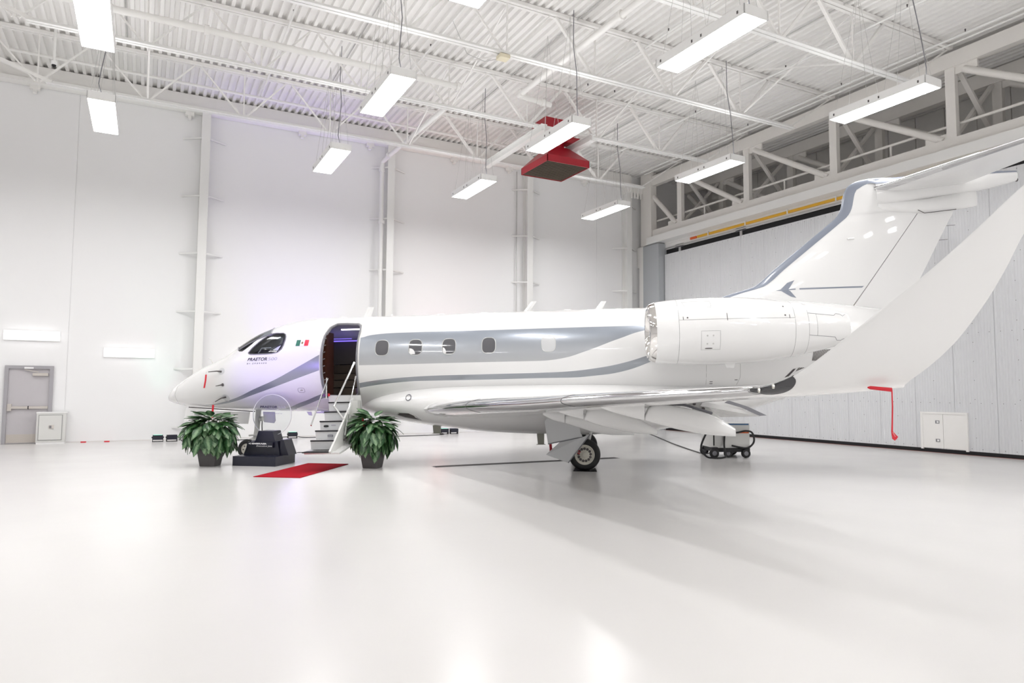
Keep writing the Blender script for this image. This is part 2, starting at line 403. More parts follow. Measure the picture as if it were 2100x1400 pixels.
# vertical pipes beside columns
def pipe(name, pts, r, lab, m=steel_m, cat='pipe', group=None, n=10, flanges=()):
    t = empty(name, pts[0], label=lab, cat=cat, group=group)
    o = Vector(pts[0]); mb = MB(); mb.tube([Vector(p) - o for p in pts], r, n); mb.build('pipe_run', m, t, smooth=True)
    for p, d in flanges:
        p = Vector(p) - o; d = Vector(d); MB().tube([p - d * 0.05, p + d * 0.05], r * 1.45, n).build('coupling', m, t, smooth=True)
    return t
pipe('drain_pipe', [(7.75, 19.2, 10.15), (7.42, 23.7, 9.95), (7.30, 24.0, 9.8), (7.28, 24.02, 9.6), (7.30, 24.02, 0)], 0.075,
     'thick white pipe dropping down the wall beside the middle column', steelb_m, flanges=[((7.28, 24.02, 9.5), (0, 0, 1)), ((7.30, 24.02, 7.6), (0, 0, 1)), ((7.4, 23.6, 9.95), (0.07, -1, 0))])
pipe('wall_conduit', [(12.95, 24.3, 10.4), (12.95, 24.3, 0)], 0.02, 'thin grey conduit left of the column below the red hood', alu_m)
pipe('sprinkler_pipe', [(-9, 17.9, 10.28), (7.75, 17.9, 10.28)], 0.085, 'thick white sprinkler main crossing below the roof to an elbow', flanges=[((-3, 17.9, 10.28), (1, 0, 0)), ((1.0, 17.9, 10.28), (1, 0, 0)), ((5.4, 17.9, 10.28), (1, 0, 0)), ((7.6, 17.9, 10.28), (1, 0, 0))])
pipe('sprinkler_pipe', [(9.42, -12, 10.28), (9.42, 17.6, 10.28), (10.6, 17.75, 10.28)], 0.085, 'thick white sprinkler main running lengthwise to the right of the centre', flanges=[((9.42, 17.4, 10.28), (0, 1, 0)), ((9.42, 12.6, 10.28), (0, 1, 0)), ((10.3, 17.7, 10.28), (1, 0, 0))])
pipe('sprinkler_pipe', [(-3.6, 22.6, 10.78), (15.8, 22.7, 10.72)], 0.045, 'slender white pipe under the roof nearest the back wall')
for i, (X, lab) in enumerate([(2.9, 'thin white branch pipe above the tall left lights'), (6.5, 'thin white branch pipe left of the centre row of lights'), (11.6, 'thin white branch pipe above the red hood'),
                              (12.6, 'thin white branch pipe right of the red hood'), (15.9, 'thin white branch pipe right of the right row of lights'), (18.3, 'thin white branch pipe nearest the door truss')]):
    t = pipe('branch_pipe', [(X, -8, 10.85), (X, 23.2, 10.85)], 0.03, lab, steelb_m, group='sprinkler branch pipes')
    for Y in (21.0, 17.2, 13.5, 9.9): MB().tube([(0, Y + 8, 0.02), (0, Y + 8, 0.10)], [0.012, 0.022], 6).build('sprinkler_head', hyd_m, t)

# dark lighting conduits over each row of lights
for X, lab in ((-1.1, 'thin dark conduit above the leftmost row of lights'), (4.4, 'thin dark conduit above the second row of lights'), (9.05, 'thin dark conduit above the third row of lights'), (14.35, 'thin dark conduit above the right row of lights')):
    pipe('lighting_conduit', [(X + 0.33, -6, 11.02), (X + 0.33, 21.2, 11.02)], 0.017, lab, alu_m, cat='conduit', group='lighting conduits')

# ------------------------------------------------------------------ roof joists
ZB = 9.70
def joist(Y, lab):
    t = empty('roof_joist', (0, Y, 0), label=lab, cat='roof joist', group='roof joists')
    zt = ZD
    mb = MB(); mb.box(-13.9, -0.10, zt - 0.10, XD - 0.05, -0.015, zt - 0.012); mb.box(-13.9, 0.015, zt - 0.10, XD - 0.05, 0.10, zt - 0.012); mb.build('top_chord', steel_m, t)
    mb = MB()
    for s in (-1, 1):
        a, b = sorted((s * 0.015, s * 0.105)); mb.box(-2.62, a, ZB - 0.035, 17.3, b, ZB - 0.015)
        a, b = sorted((s * 0.015, s * 0.03)); mb.box(-2.62, a, ZB - 0.015, 17.3, b, ZB + 0.06)
    mb.build('bottom_chord', steelb_m, t)
    nodes = [-0.26 + 2.56 * k for k in range(-1, 7)]
    for i, xb in enumerate(nodes):
        if xb < -3: continue
        w = 0.05 if i < 5 else 0.085
        if xb <= 17.2: MB().bar((xb, 0, ZB), (xb, 0, zt - 0.09), 0.035, 0.035).build('post', steel_m, t)
        for s in (-1, 1):
            xt = xb + s * 1.28
            if xt > XD - 0.1: continue
            o = MB(); o.bar((xb + s * 0.06, 0.0, ZB), (xt - s * 0.08, 0, zt - 0.1), w, w * 0.8); o.build('diagonal', steel_m, t)
    MB().bar((17.2, 0, ZB + 0.02), (XD - 0.15, 0, zt - 0.1), 0.04, 0.04).build('diagonal', steel_m, t)
    MB().bar((-2.5, 0, ZB + 0.02), (-6.2, 0, zt - 0.1), 0.09, 0.09).build('diagonal', steel_m, t)
    return t
for i, Y in enumerate((21.7, 18.1, 14.47, 10.8, 7.15, 3.5, -0.15)):
    joist(Y, ['white open web roof joist nearest the back wall', 'second white roof joist from the back wall', 'third white roof joist from the back wall, carrying the cream box',
              'fourth white roof joist from the back wall, over the large right lights', 'fifth white roof joist from the back wall, at the top edge', 'roof joist above the camera', 'roof joist behind the camera'][i])
# cross bridging between joists
for i, (X, Ya, Yb) in enumerate([(-0.26, 18.1, 21.7), (7.43, 14.47, 18.1), (7.43, 18.1, 21.7), (12.55, 14.47, 18.1), (12.55, 10.8, 14.47), (15.11, 10.8, 14.47)]):
    t = empty('roof_bridging', (X, Ya, 0), label=['slender white cross brace at far left between joists', 'slender white cross brace near the cream box', 'slender white cross brace above the wall drain pipe', 'slender white cross brace above the red hood', 'slender white cross brace between the two large right lights', 'slender white cross brace left of the right hand light'][i], cat='brace', group='bridging between roof joists')
    d = Yb - Ya
    MB().bar((0, 0.1, ZB + 0.03), (0, d - 0.1, ZD - 0.12), 0.035, 0.035).build('brace_bar', steel_m, t)
    MB().bar((0.03, 0.1, ZD - 0.12), (0.03, d - 0.1, ZB + 0.03), 0.035, 0.035).build('brace_bar', steel_m, t)
# cream box and dome camera
t = empty('junction_box', (7.32, 14.47, 9.55), label='small cream box clipped under the third roof joist', cat='box')
mb = MB(); mb.box(-0.13, -0.12, 0, 0.13, 0.12, 0.09); mb.build('case', cream_m, t); MB().tube([(0, 0, 0.09), (0, 0, 0.16)], 0.02).build('clip', alu_m, t)
MB().tube([(-0.1, 0.1, 0.03), (-0.25, 0.5, 0.1), (-0.6, 0.8, 0.35), (-0.9, 1.0, 1.2)], 0.008, 5).build('cord', alu_m, t)
t = empty('dome_camera', (-2.42, 21.2, 9.98), label='small dark dome camera on a white drop pole at upper left', cat='camera')
MB().tube([(0, 0, 0.12), (0, 0, 1.1)], 0.035).build('pole', steelb_m, t)
MB().lathe([(0.14, 0.0), (0.14, 0.07), (0.04, 0.075), (0.03, 0.0)], 16, 'z').build('housing', white_m, t)
MB().lathe([(0.04, 0.055), (0.0, 0.045), (-0.03, 0.0)], 16, 'z').build('lens_dome', black_m, t, smooth=True)

# ------------------------------------------------------------------ red heater hood with support beams
t = empty('heater_hood', (11.67, 19.25, 8.8), label='large red pyramid air heater hood hanging from the roof', cat='heater')
a, b = 0.79, 0.86
mb = MB(); 
for (x0, y0, x1, y1) in ((-a, -b, a, -b + 0.02), (-a, b - 0.02, a, b), (-a, -b, -a + 0.02, b), (a - 0.02, -b, a, b)): mb.box(x0, y0, 0, x1, y1, 0.22)
mb.build('skirt', red_m, t)
mb = MB(); mb.loft([[(-a, -b, 0.22), (a, -b, 0.22), (a, b, 0.22), (-a, b, 0.22)], [(-0.33, -0.33, 0.72), (0.33, -0.33, 0.72), (0.33, 0.33, 0.72), (-0.33, 0.33, 0.72)]], caps=False)
mb.build('hood', red_m, t)
mb = MB(); mb.lathe([(0.70, 0.34), (0.78, 0.31), (1.3, 0.31)], 28, 'z'); mb.build('neck', red_m, t, smooth=True)
mb = MB(); mb.box(-0.62, -0.45, 1.2, 0.62, 0.45, 1.6); mb.build('fan_housing', red_m, t)
mb = MB(); mb.box(0.2, -0.45, 0.88, 0.72, -0.05, 1.08); mb.build('side_duct', red_m, t)
for k in range(17):
    yy = -b + 0.07 + k * (2 * b - 0.14) / 16
    MB().bar((-a + 0.03, yy, 0.04), (a - 0.03, yy, 0.04), 0.012, 0.075, up=(0, 0.55, 1)).build('louvre', hoodg_m, t)
B(-a + 0.02, -b + 0.02, 0.12, a - 0.02, b - 0.02, 0.13).build('louvre_back', interior_m, t)
for X, lab in ((10.42, 'white steel beam left of the red heater hood'), (12.18, 'white steel beam right of the red heater hood')):
    t = empty('support_beam', (X, 18.1, 9.46), label=lab, cat='beam', group='beams carrying the red heater hood')
    mb = MB(); mb.box(-0.1, -0.3, 0, 0.1, 3.75, 0.03); mb.box(-0.015, -0.3, 0.03, 0.015, 3.75, 0.19); mb.box(-0.1, -0.3, 0.19, 0.1, 3.75, 0.22)
    mb.build('beam_section', steelb_m, t)

# ------------------------------------------------------------------ high bay lights
lamp_data = bpy.data.lights.new('fixture_light', 'AREA'); lamp_data.shape = 'RECTANGLE'; lamp_data.size = 0.48; lamp_data.size_y = 2.2
lamp_data.energy = LAMP_W; lamp_data.spread = SPREAD; lamp_data.color = (1, 0.99, 0.985)
fill_data = bpy.data.lights.new('ceiling_fill', 'AREA'); fill_data.shape = 'RECTANGLE'; fill_data.size = 0.4; fill_data.size_y = 2.1; fill_data.energy = 24.0  # upward fill added over each closed housing to brighten ceiling and upper walls
h_me = MB()
for (x0, y0, x1, y1) in ((-0.28, -1.15, 0.28, -1.13), (-0.28, 1.13, 0.28, 1.15), (-0.28, -1.15, -0.265, 1.15), (0.265, -1.15, 0.28, 1.15)): h_me.box(x0, y0, 0, x1, y1, 0.165)
h_me.box(-0.28, -1.15, 0.165, 0.28, 1.15, 0.175)
house_mesh = h_me.mesh('housing', lampw_m)
diff_mesh = B(-0.262, 0.02, 0.05, 0.262, 1.125, 0.06).mesh('diffuser', emit_m)
cross_mesh = B(-0.262, -0.012, 0.03, 0.262, 0.012, 0.07).mesh('crossbar', lampw_m)
clip_mesh = B(-0.288, -0.01, 0.05, -0.28, 0.02, 0.10).mesh('latch', hyd_m)
def high_bay(x, y, lab, z=8.0, detail=True):
    t = empty('high_bay_light', (x, y, z), label=lab, cat='ceiling light', group='suspended high bay lights')
    link('housing', house_mesh, t)
    o = link('diffuser', diff_mesh, t); o = link('diffuser', diff_mesh, t); o.location = (0, -1.145, 0)
    link('crossbar', cross_mesh, t)
    if detail:
        for yy in (-1.0, -0.12, 0.12, 1.0):
            c = link('latch', clip_mesh, t); c.location = (0, yy, 0)
        for (yy, yt) in ((-1.0, -0.55), (-0.2, -0.55), (0.2, 0.55), (1.0, 0.55)):
            for s in (-1, 1): MB().tube([(s * 0.22, yy, 0.17), (0.05, yt, ZD - z - 0.1)], 0.0045, 4).build('hanger_wire', alu_m, t)
        MB().tube([(0.0, -1.0, 0.17), (-0.07, -1.05, 0.4), (-0.03, -0.98, 0.8), (0.05, -0.85, 1.4), (0.02, -0.75, 2.1), (0.06, -0.7, ZD - z - 0.02)], 0.011, 6).build('power_cord', seal_m, t, smooth=True)
    l2 = bpy.data.objects.new('ceiling_fill', fill_data); C.objects.link(l2); l2.parent = t; l2.location = (0, 0, 0.19); l2.rotation_euler = (PI, 0, 0)
    l = bpy.data.objects.new('fixture_light', lamp_data); C.objects.link(l); l.parent = t; l.location = (0, 0, 0.045)
    return t
LIGHTS = [(-1.02, 13.80, 'high bay light at the upper left, cut by the top edge'), (-1.10, 18.75, 'high bay light hanging by the wall left of the left column'),
          (4.43, 14.40, 'high bay light above and left of the middle column, steeply seen'), (4.40, 19.38, 'high bay light near the wall above the aircraft nose and left of the middle column'),
          (9.03, 14.80, 'high bay light in front of the red heater hood'), (9.05, 19.93, 'high bay light near the wall left of the red heater hood'),
          (14.40, 20.28, 'smallest high bay light, near the far right corner'), (8.97, 9.35, 'very large high bay light at the top right of centre'),
          (14.25, 9.52, 'large high bay light at upper right beside the door truss'), (14.32, 14.98, 'high bay light in front of the first truss upright above the engine'),
          (4.44, 9.10, 'high bay light only peeking in at the top edge centre')]
for x, y, lab in LIGHTS: high_bay(x, y, lab)
off = [(-1.0, 8.7), (-6.4, 8.4), (-6.4, 13.6), (-6.4, 18.5)]
for y in (2.5, -3.5, -9.5):
    for x in (-6.4, 9.0, 14.3) if y > 0 else (-8.0, -1.0, 6.0, 13.0): off.append((x, y))
off += [(14.3, -1.5), (9.0, -2.0), (11.5, -6.5)]  # extra unseen fixtures added to brighten the right side
for x, y in off: high_bay(x, y, 'unseen high bay light assumed outside the view, overhead or behind the camera', detail=False)

# ------------------------------------------------------------------ hangar door side
# jamb, corner column, header
struct('trim_4', B(18.95, 22.82, 0, 19.9, 23.85, 7.85), jamb_m)
struct('trim_5', B(18.95, 23.85, 0, 19.9, 24.12, 7.85), steel_m)
mb = MB(); mb.box(19.0, 23.35, 7.9, 19.3, 24.05, ZD - 0.02); struct('trim_6', mb, truss_m)
struct('trim_7', B(19.05, 23.9, 7.0, 24, 24.38, 7.9), steel_m)
mb = MB(); mb.box(18.85, -1.0, 7.88, 19.3, 23.5, 8.17); struct('trim_8', mb, steelb_m)             # header channel over the door
mb = MB(); mb.box(19.3, -1.0, 7.80, 23.4, 24.3, 7.88); struct('light_block', mb, pocket_m)          # unseen soffit sheet added to block light below the door pocket
struct('gap_shade_sheet', B(20.2, -1.0, 0.0, 20.3, 24.3, 7.9), dark_m)  # dark sheet added for the darkness behind the hangar door gaps
pw = empty('wall_right_upper', (0, 0, 0)); pw['kind'] = 'structure'; pw.name = 'wall_pocket'
Y = 24.3
while Y > -1.0:
    B(23.2, Y - 0.98, 7.8, 23.25, Y - 0.01, ZD).build('wall_panel', pocket_m, pw); Y -= 1.0
B(23.25, -1, 7.8, 23.4, 24.4, ZD + 0.1).build('backing', pocket_m, pw)
struct('wall_end', B(XD, -1.1, 0, 23.4, -1.0, ZD + 0.1), wall_m)
# door with leaf panels
d2 = empty('door_2', (19.25, 0, 0)); d2['kind'] = 'structure'
def rib_panel(width, z0, z1, pitch=0.0735, dep=0.007):
    mb = MB(); n = int(round(width / pitch)); p = width / n; pts = []
    for k in range(n):
        y = -k * p
        pts += [(0, y), (0, y - p * 0.62), (dep, y - p * 0.72), (dep, y - p * 0.9)]
    pts.append((0, -width))
    N = len(pts)
    mb.add([(a, b, z0) for a, b in pts] + [(a, b, z1) for a, b in pts], [(i, i + 1, N + i + 1, N + i) for i in range(N - 1)])
    mb.box(0.012, -width, z0, 0.04, 0, z1)
    return mb
PW = 1.066
pm_full = rib_panel(PW - 0.006, 0.10, 7.36).mesh('door_panel', hdoor_m, recalc=False)
Y = 22.78; k = 0
rivet = MB()
while Y - PW > -1:
    if Y > 11.3 > Y - PW or Y > 10.75 > Y - PW + 0.01 and False:
        pass
    o = link('door_panel', pm_full, d2); o.location = (0, Y, 0)
    for j in range(14): 
        z = 0.45 + j * 0.5
        rivet.box(-0.006, Y - 0.53, z, 0.0, Y - 0.515, z + 0.015)
    for z in (0.16, 1.35, 3.2, 5.2, 7.28):
        for q in range(4): rivet.box(-0.006, Y - 0.13 - q * 0.266, z, 0.0, Y - 0.145 - q * 0.266, z + 0.015)
    Y -= PW
tag(rivet.build('rivet', hyd_m, d2), kind='stuff')
for q in (22.78, 17.45, 12.1): pass
# wicket hatch in the hangar door
ht = MB(); ya, yb, zt = 11.98, 10.72, 1.10
ht.box(-0.05, yb, 0.08, -0.0, yb + 0.06, zt); ht.box(-0.05, ya - 0.06, 0.08, 0.0, ya, zt); ht.box(-0.05, yb + 0.06, zt - 0.05, 0.0, ya - 0.06, zt)
ht.build('hatch_frame', steel_m, d2)
for a_, b_ in ((11.92, 11.37), (11.36, 10.78)):
    o = B(-0.035, b_, 0.12, -0.005, a_, zt - 0.05).build('hatch_leaf', steel_m, d2)
    if a_ > 11.9:
        for z in (0.83, 0.33):
            B(-0.045, 11.46, z - 0.04, -0.035, 11.57, z + 0.04).build('hatch_latch', seal_m, o)
            B(-0.05, 11.475, z - 0.025, -0.045, 11.53, z + 0.025).build('latch_plate', white_m, o)
B(0.0, -1, 0.0, 0.02, 22.8, 0.1).build('bottom_gap', dark_m, d2)
B(-0.09, -1, 0.0, -0.06, 22.8, 0.006).build('floor_rail', mat('rail_red', (0.25, 0.06, 0.04), 0.6), d2)
B(-0.04, -1, 0.0, 0.0, 22.8, 0.004).build('floor_rail', dark_m, d2)
mb = MB(); mb.box(0.12, -1, 7.36, 0.3, 22.8, 7.58); mb.build('top_gap', dark_m, d2)
# trolley brackets and bus bar
struct('trim_11', B(19.33, -1, 7.58, 19.36, 23.0, 7.80), steel_m)
struct('trim_12', B(19.30, -1, 7.60, 19.33, 22.9, 7.66), alu_m)
bb = empty('bus_bar', (19.32, 21.1, 7.72), label='yellow power bus bar running under the door header', cat='bus bar')
B(-0.05, -16, 0, 0.0, -0.25, 0.09).build('bar_strip', yellow_m, bb)
B(-0.05, -0.2, 0, 0.0, 0.15, 0.09).build('end_cap', orange_m, bb)
for k in range(7):
    B(-0.07, -0.9 - k * 1.9, -0.02, 0.01, -0.86 - k * 1.9, 0.14).build('clamp', steelb_m, bb)
for i, Yt in enumerate((21.95, 18.6)):
    t = empty('door_trolley', (19.4, Yt, 7.36), label=['dark roller bracket above the far end of the hangar door', 'dark roller bracket hanging midway over the hangar door'][i], cat='bracket', group='hangar door roller brackets')
    B(-0.06, -0.06, 0, 0.06, 0.06, 0.32).build('stem', alu_m, t); B(-0.07, -0.25, 0.20, 0.05, 0.25, 0.33).build('carriage', seal_m, t)

# door trusses
def truss(Xt, ztop, zbot, lab, m, tw):
    t = empty('door_truss', (Xt, 0, 0), label=lab, cat='truss', group='trusses above the hangar door')
    B(-tw, -0.95, ztop - 0.42, tw, 24.0, ztop).build('top_chord', m, t)
    B(-tw, -0.95, zbot - 0.05, tw, 24.0, zbot + 0.33).build('bottom_chord', m, t)
    nd = [25.2, 21.7, 18.1, 14.47, 10.8, 7.15, 3.5]
    for i, Y in enumerate(nd[1:]):
        B(-0.08, Y - 0.13, zbot + 0.2, 0.08, Y + 0.13, ztop - 0.1).build('upright', m, t)
        MB().prism([(Y - 0.7, ztop - 0.40), (Y - 0.7, ztop - 0.62), (Y - 0.12, ztop - 0.62), (Y - 0.12, ztop - 0.40)], -0.03, 0.03, 'x').build('gusset', m, t)
        MB().prism([(Y + 0.12, zbot + 0.3), (Y + 0.75, zbot + 0.3), (Y + 0.75, zbot + 0.52), (Y + 0.12, zbot + 0.52)], -0.03, 0.03, 'x').build('gusset', m, t)
        p0 = (0, nd[i] - 0.35 if i else 23.75, ztop - 0.55); p1 = (0, Y + 0.25, zbot + 0.35)
        mb = MB(); mb.tube([p0, p1], 0.10, 10); mb.build('diagonal', m, t, smooth=True)
    return t
truss(19.2, 10.88, 8.18, 'large white steel truss directly above the hangar door', truss_m, 0.12)
truss(21.5, 10.98, 8.35, 'second steel truss in shadow behind the door truss', truss_m, 0.12)
for i, (Ya) in enumerate((21.7, 18.1, 14.47, 10.8)):
    t = empty('truss_cross_brace', (20.35, Ya, 8.4), label=['cross brace pair behind the first truss upright', 'cross brace pair behind the second truss upright', 'cross brace pair behind the third truss upright', 'cross brace pair behind the fourth truss upright'][i], cat='brace', group='braces between the two trusses')
    MB().bar((-1.025, -0.1, 2.1), (1.025, -0.1, 0.1), 0.13, 0.08).build('brace_bar', truss_m, t)
    MB().bar((-1.025, 0.1, 0.1), (1.025, 0.1, 2.1), 0.13, 0.08).build('brace_bar', truss_m, t)
pipe('guard_rail', [(19.37, -0.9, 8.95), (19.37, 23.6, 8.95)], 0.04, 'white tube rail running inside the door truss', truss_m, cat='rail', n=8)
for Yp in (20.4, 16.5, 12.6):
    MB().tube([(0, Yp + 1, -0.45), (0, Yp + 1, 0)], 0.03, 8).build('post', truss_m, bpy.data.objects['guard_rail'])
pipe('eave_pipe', [(18.85, -1, 10.98), (18.85, 23.6, 10.98)], 0.03, 'white pipe along the inner edge of the door truss', steelb_m)

# ------------------------------------------------------------------ floor things
t = empty('floor_drain', (7.85, 13.93, 0), label='long dark trench drain grate in the floor under the aircraft', cat='drain')
B(-2.38, -0.11, 0.0, 2.38, 0.11, 0.004).build('frame', seal_m, t)
mb = MB()
for k in range(150): mb.box(-2.36 + k * 0.0315, -0.09, 0.004, -2.345 + k * 0.0315, 0.09, 0.009)
tag(mb.build('grate_bar', hyd_m, t), kind='stuff')
# carpet
def quad_thing(name, pts, h, m, lab, cat, bev=0.0):
    c = sum((Vector((p[0], p[1], 0)) for p in pts), Vector()) / len(pts)
    mb = MB(); mb.prism([(p[0] - c.x, p[1] - c.y) for p in pts], 0.0, h, 'z')
    o = mb.build(name, m); o.location = c; return tag(o, lab, cat)
quad_thing('carpet', [(1.83, 13.72), (2.58, 13.22), (3.97, 15.16), (3.22, 15.66)], 0.012, carpet_m, 'red carpet runner on the floor at the foot of the airstair', 'carpet')
for i, X in enumerate((-1.55, -0.95)):
    o = B(-0.07, -0.05, 0, 0.07, 0.05, 0.03).build('floor_stop', redtag_m); o.location = (X, 24.2, 0)
    tag(o, ['small red floor stop by the wall, nearer the cabinet', 'small red floor stop by the wall, farther from the cabinet'][i], 'floor stop', 'red floor stops')

# uplights on the floor near the wall
def uplight(x, y, rz, lab, col=None, watts=0, tilt=10, cone=75):
    t = empty('uplight', (x, y, 0), rz, label=lab, cat='uplight', group='black floor uplights')
    mb = MB(); mb.box(-0.14, -0.09, 0.06, 0.14, 0.09, 0.20); mb.build('body', uplight_m, t)
    mb = MB(); mb.box(-0.15, -0.06, 0, -0.135, 0.06, 0.16); mb.box(0.135, -0.06, 0, 0.15, 0.06, 0.16); mb.box(-0.15, -0.06, 0.0, 0.15, 0.06, 0.015); mb.build('yoke', black_m, t)
    MB().tube([(-0.17, 0, 0.13), (0.17, 0, 0.13)], 0.02, 8).build('knob', black_m, t)
    if col:
        e = MB(); e.box(-0.12, -0.07, 0.2, 0.12, 0.07, 0.205); e.build('lens', mat('lens_' + lab[:6].replace(' ', ''), col, 0.4, emit=col, estr=0.4), t)
        ld = bpy.data.lights.new('uplight_beam', 'SPOT'); ld.energy = watts; ld.color = col; ld.spot_size = math.radians(cone); ld.spot_blend = 1.0; ld.shadow_soft_size = 0.1
        lo = bpy.data.objects.new('uplight_beam', ld); C.objects.link(lo); lo.parent = t; lo.location = (0, 0, 0.24); lo.rotation_euler = (math.radians(180 - tilt), 0, -rz)
uplight(0.40, 23.75, 0, 'black uplight, left one of the pair left of the left plant', (0.3, 1.0, 0.7), 70, 5, 50)
uplight(0.78, 23.72, 0.1, 'black uplight, right one of the pair left of the left plant')
uplight(4.35, 23.75, 0, 'black uplight by the wall behind the display stand', (0.32, 0.16, 1.0), 900, 6, 55)
uplight(9.74, 23.8, 0, 'black uplight, left one of the pair behind the aircraft belly', (1.0, 0.2, 0.16), 300, 6, 55)
uplight(10.12, 23.8, 0, 'black uplight, right one of the pair behind the aircraft belly')
def cable(name, pts, r, lab, m=rubber_m, cat='cable', n=6):
    # smooth with catmull-rom
    P = [Vector(p) for p in pts]; out = []
    for i in range(len(P) - 1):
        p0 = P[max(i - 1, 0)]; p1 = P[i]; p2 = P[i + 1]; p3 = P[min(i + 2, len(P) - 1)]
        for k in range(6):
            t = k / 6; out.append(0.5 * ((2 * p1) + (p2 - p0) * t + (2 * p0 - 5 * p1 + 4 * p2 - p3) * t * t + (3 * p1 - p0 - 3 * p2 + p3) * t ** 3))
    out.append(P[-1]); o0 = out[0].copy()
    o = MB().tube([p - o0 for p in out], r, n).build(name, m, smooth=True); o.location = o0
    return tag(o, lab, cat)
cable('power_cable', [(0.97, 23.70, 0.10), (1.02, 23.6, 0.2), (1.05, 23.55, 0.02), (1.5, 23.3, 0.012), (2.6, 23.4, 0.012), (4.18, 23.7, 0.05)], 0.012, 'black cable on the floor linking the left uplights')
cable('power_cable', [(4.53, 23.75, 0.05), (4.8, 23.75, 0.012), (6.0, 23.6, 0.012), (7.4, 23.2, 0.012), (9.4, 23.4, 0.012), (9.6, 23.7, 0.04)], 0.014, 'thin dark cable along the wall foot behind the airstair')

# ------------------------------------------------------------------ aircraft
TH = math.radians(-33.3); BE = 0.0235
a_ = Vector((math.cos(TH), math.sin(TH), 0)); l_ = Vector((math.sin(TH), -math.cos(TH), 0))
Av = Vector((a_.x * math.cos(BE), a_.y * math.cos(BE), math.sin(BE))); Uv = Vector((-a_.x * math.sin(BE), -a_.y * math.sin(BE), math.cos(BE)))
AO = Vector((8.72, 13.08, 0))
AM = Matrix((Av, -l_, Uv)).transposed().to_4x4(); AM.translation = AO
plane = bpy.data.objects.new('business_jet', None); C.objects.link(plane); plane.matrix_world = AM
tag(plane, 'white twin engine business jet with grey stripes and open airstair, parked in the hangar', 'aircraft')
def W3(u, v, w_): return AM @ Vector((u, -v, w_))
ST = [(-9.79,1.625,1.615,.012,1.62),(-9.76,1.69,1.56,.07,1.62),(-9.70,1.76,1.53,.13,1.63),(-9.60,1.86,1.495,.21,1.65),(-9.47,1.96,1.46,.30,1.68),(-9.12,2.17,1.39,.49,1.76),(-8.78,2.35,1.36,.64,1.85),(-8.44,2.49,1.335,.76,1.93),(-8.13,2.64,1.32,.85,2.0),(-7.92,2.78,1.31,.90,2.05),(-7.65,2.95,1.30,.95,2.12),(-7.38,3.10,1.29,.99,2.18),(-7.14,3.19,1.28,1.02,2.22),(-6.74,3.32,1.27,1.05,2.28),(-6.23,3.40,1.26,1.07,2.32),(-5.72,3.42,1.255,1.08,2.34),(-5.0,3.42,1.25,1.08,2.34),(-3.0,3.43,1.25,1.08,2.34),(0.0,3.45,1.25,1.08,2.34),(1.5,3.45,1.25,1.08,2.34),(2.5,3.50,1.3,1.04,2.36),(3.5,3.55,1.42,.96,2.42),(4.5,3.52,1.62,.84,2.5),(5.5,3.42,1.88,.68,2.58),(6.5,3.28,2.15,.5,2.66),(7.3,3.12,2.40,.33,2.72),(7.9,2.98,2.55,.2,2.77)]
def interp(tab, x, k):
    n = len(tab)
    if x <= tab[0][0]: return tab[0][k]
    if x >= tab[-1][0]: return tab[-1][k]
    i = 0
    while tab[i + 1][0] < x: i += 1
    x0, x1 = tab[i][0], tab[i + 1][0]; h = x1 - x0
    def d(j): return (tab[j + 1][k] - tab[j][k]) / (tab[j + 1][0] - tab[j][0])
    def m(j):
        if j == 0: return d(0)
        if j == n - 1: return d(n - 2)
        a, b = d(j - 1), d(j)
        return 0 if a * b <= 0 else 2 * a * b / (a + b)
    t = (x - x0) / h; y0, y1 = tab[i][k], tab[i + 1][k]
    return (2*t**3-3*t*t+1)*y0+(t**3-2*t*t+t)*h*m(i)+(-2*t**3+3*t*t)*y1+(t**3-t*t)*h*m(i+1)
def fsec(u): return [interp(ST, u, k) for k in (1, 2, 3, 4)]
def sv(u, w_, n=2.1):
    top, bot, hw, wc = fsec(u)
    t = (w_ - wc) / (top - wc) if w_ > wc else (wc - w_) / (wc - bot)
    t = min(max(t, 0), 1)
    return hw * (1 - t ** n) ** (1 / n)
def super_ring(u, top, bot, hw, wc, n=64, e=2.1, scale=1.0, wmin=None):
    ring = []
    for k in range(n):
        a = 2 * PI * k / n; c, s = math.cos(a), math.sin(a)
        r = (abs(c) ** e + abs(s) ** e) ** (-1 / e)
        y = hw * c * r * scale; z = wc + (s * r * scale) * ((top - wc) if s > 0 else (wc - bot))
        if wmin is not None: z = max(z, wmin)
        ring.append((u, y, z))
    return ring
us = [-9.79, -9.78, -9.765, -9.74, -9.70, -9.65, -9.6, -9.53, -9.45]
u = -9.35
while u < 7.9: us.append(u); u += 0.12
us.append(7.9)
mb = MB(); mb.loft([super_ring(u, *fsec(u)) for u in us])
fus = mb.build('fuselage', livery_m, plane, smooth=True, ang=60)
def rounded(pts, r=None, n=4):
    return pts
def cutter(mb, m):
    o = mb.build('cutter', m, plane); return o
DOOR = [(-5.618, 2.909), (-5.63, 2.798), (-5.642, 2.474), (-5.643, 2.156), (-5.637, 1.892), (-5.62, 1.70), (-5.58, 1.612), (-5.285, 1.600), (-4.95, 1.598), (-4.88, 1.65), (-4.855, 1.85), (-4.855, 2.15), (-4.855, 2.457), (-4.849, 2.779), (-4.836, 3.002), (-4.86, 3.13), (-4.93, 3.18), (-5.22, 3.20), (-5.42, 3.195), (-5.54, 3.11)]
CW = [(-7.387, 2.586), (-7.318, 2.695), (-7.172, 2.849), (-7.029, 2.975), (-6.93, 3.015), (-6.82, 3.028), (-6.619, 3.022), (-6.56, 2.99), (-6.53, 2.93), (-6.523, 2.86), (-6.54, 2.74), (-6.58, 2.65), (-6.66, 2.585), (-6.8, 2.56), (-6.95, 2.552), (-7.2, 2.552), (-7.34, 2.558)]
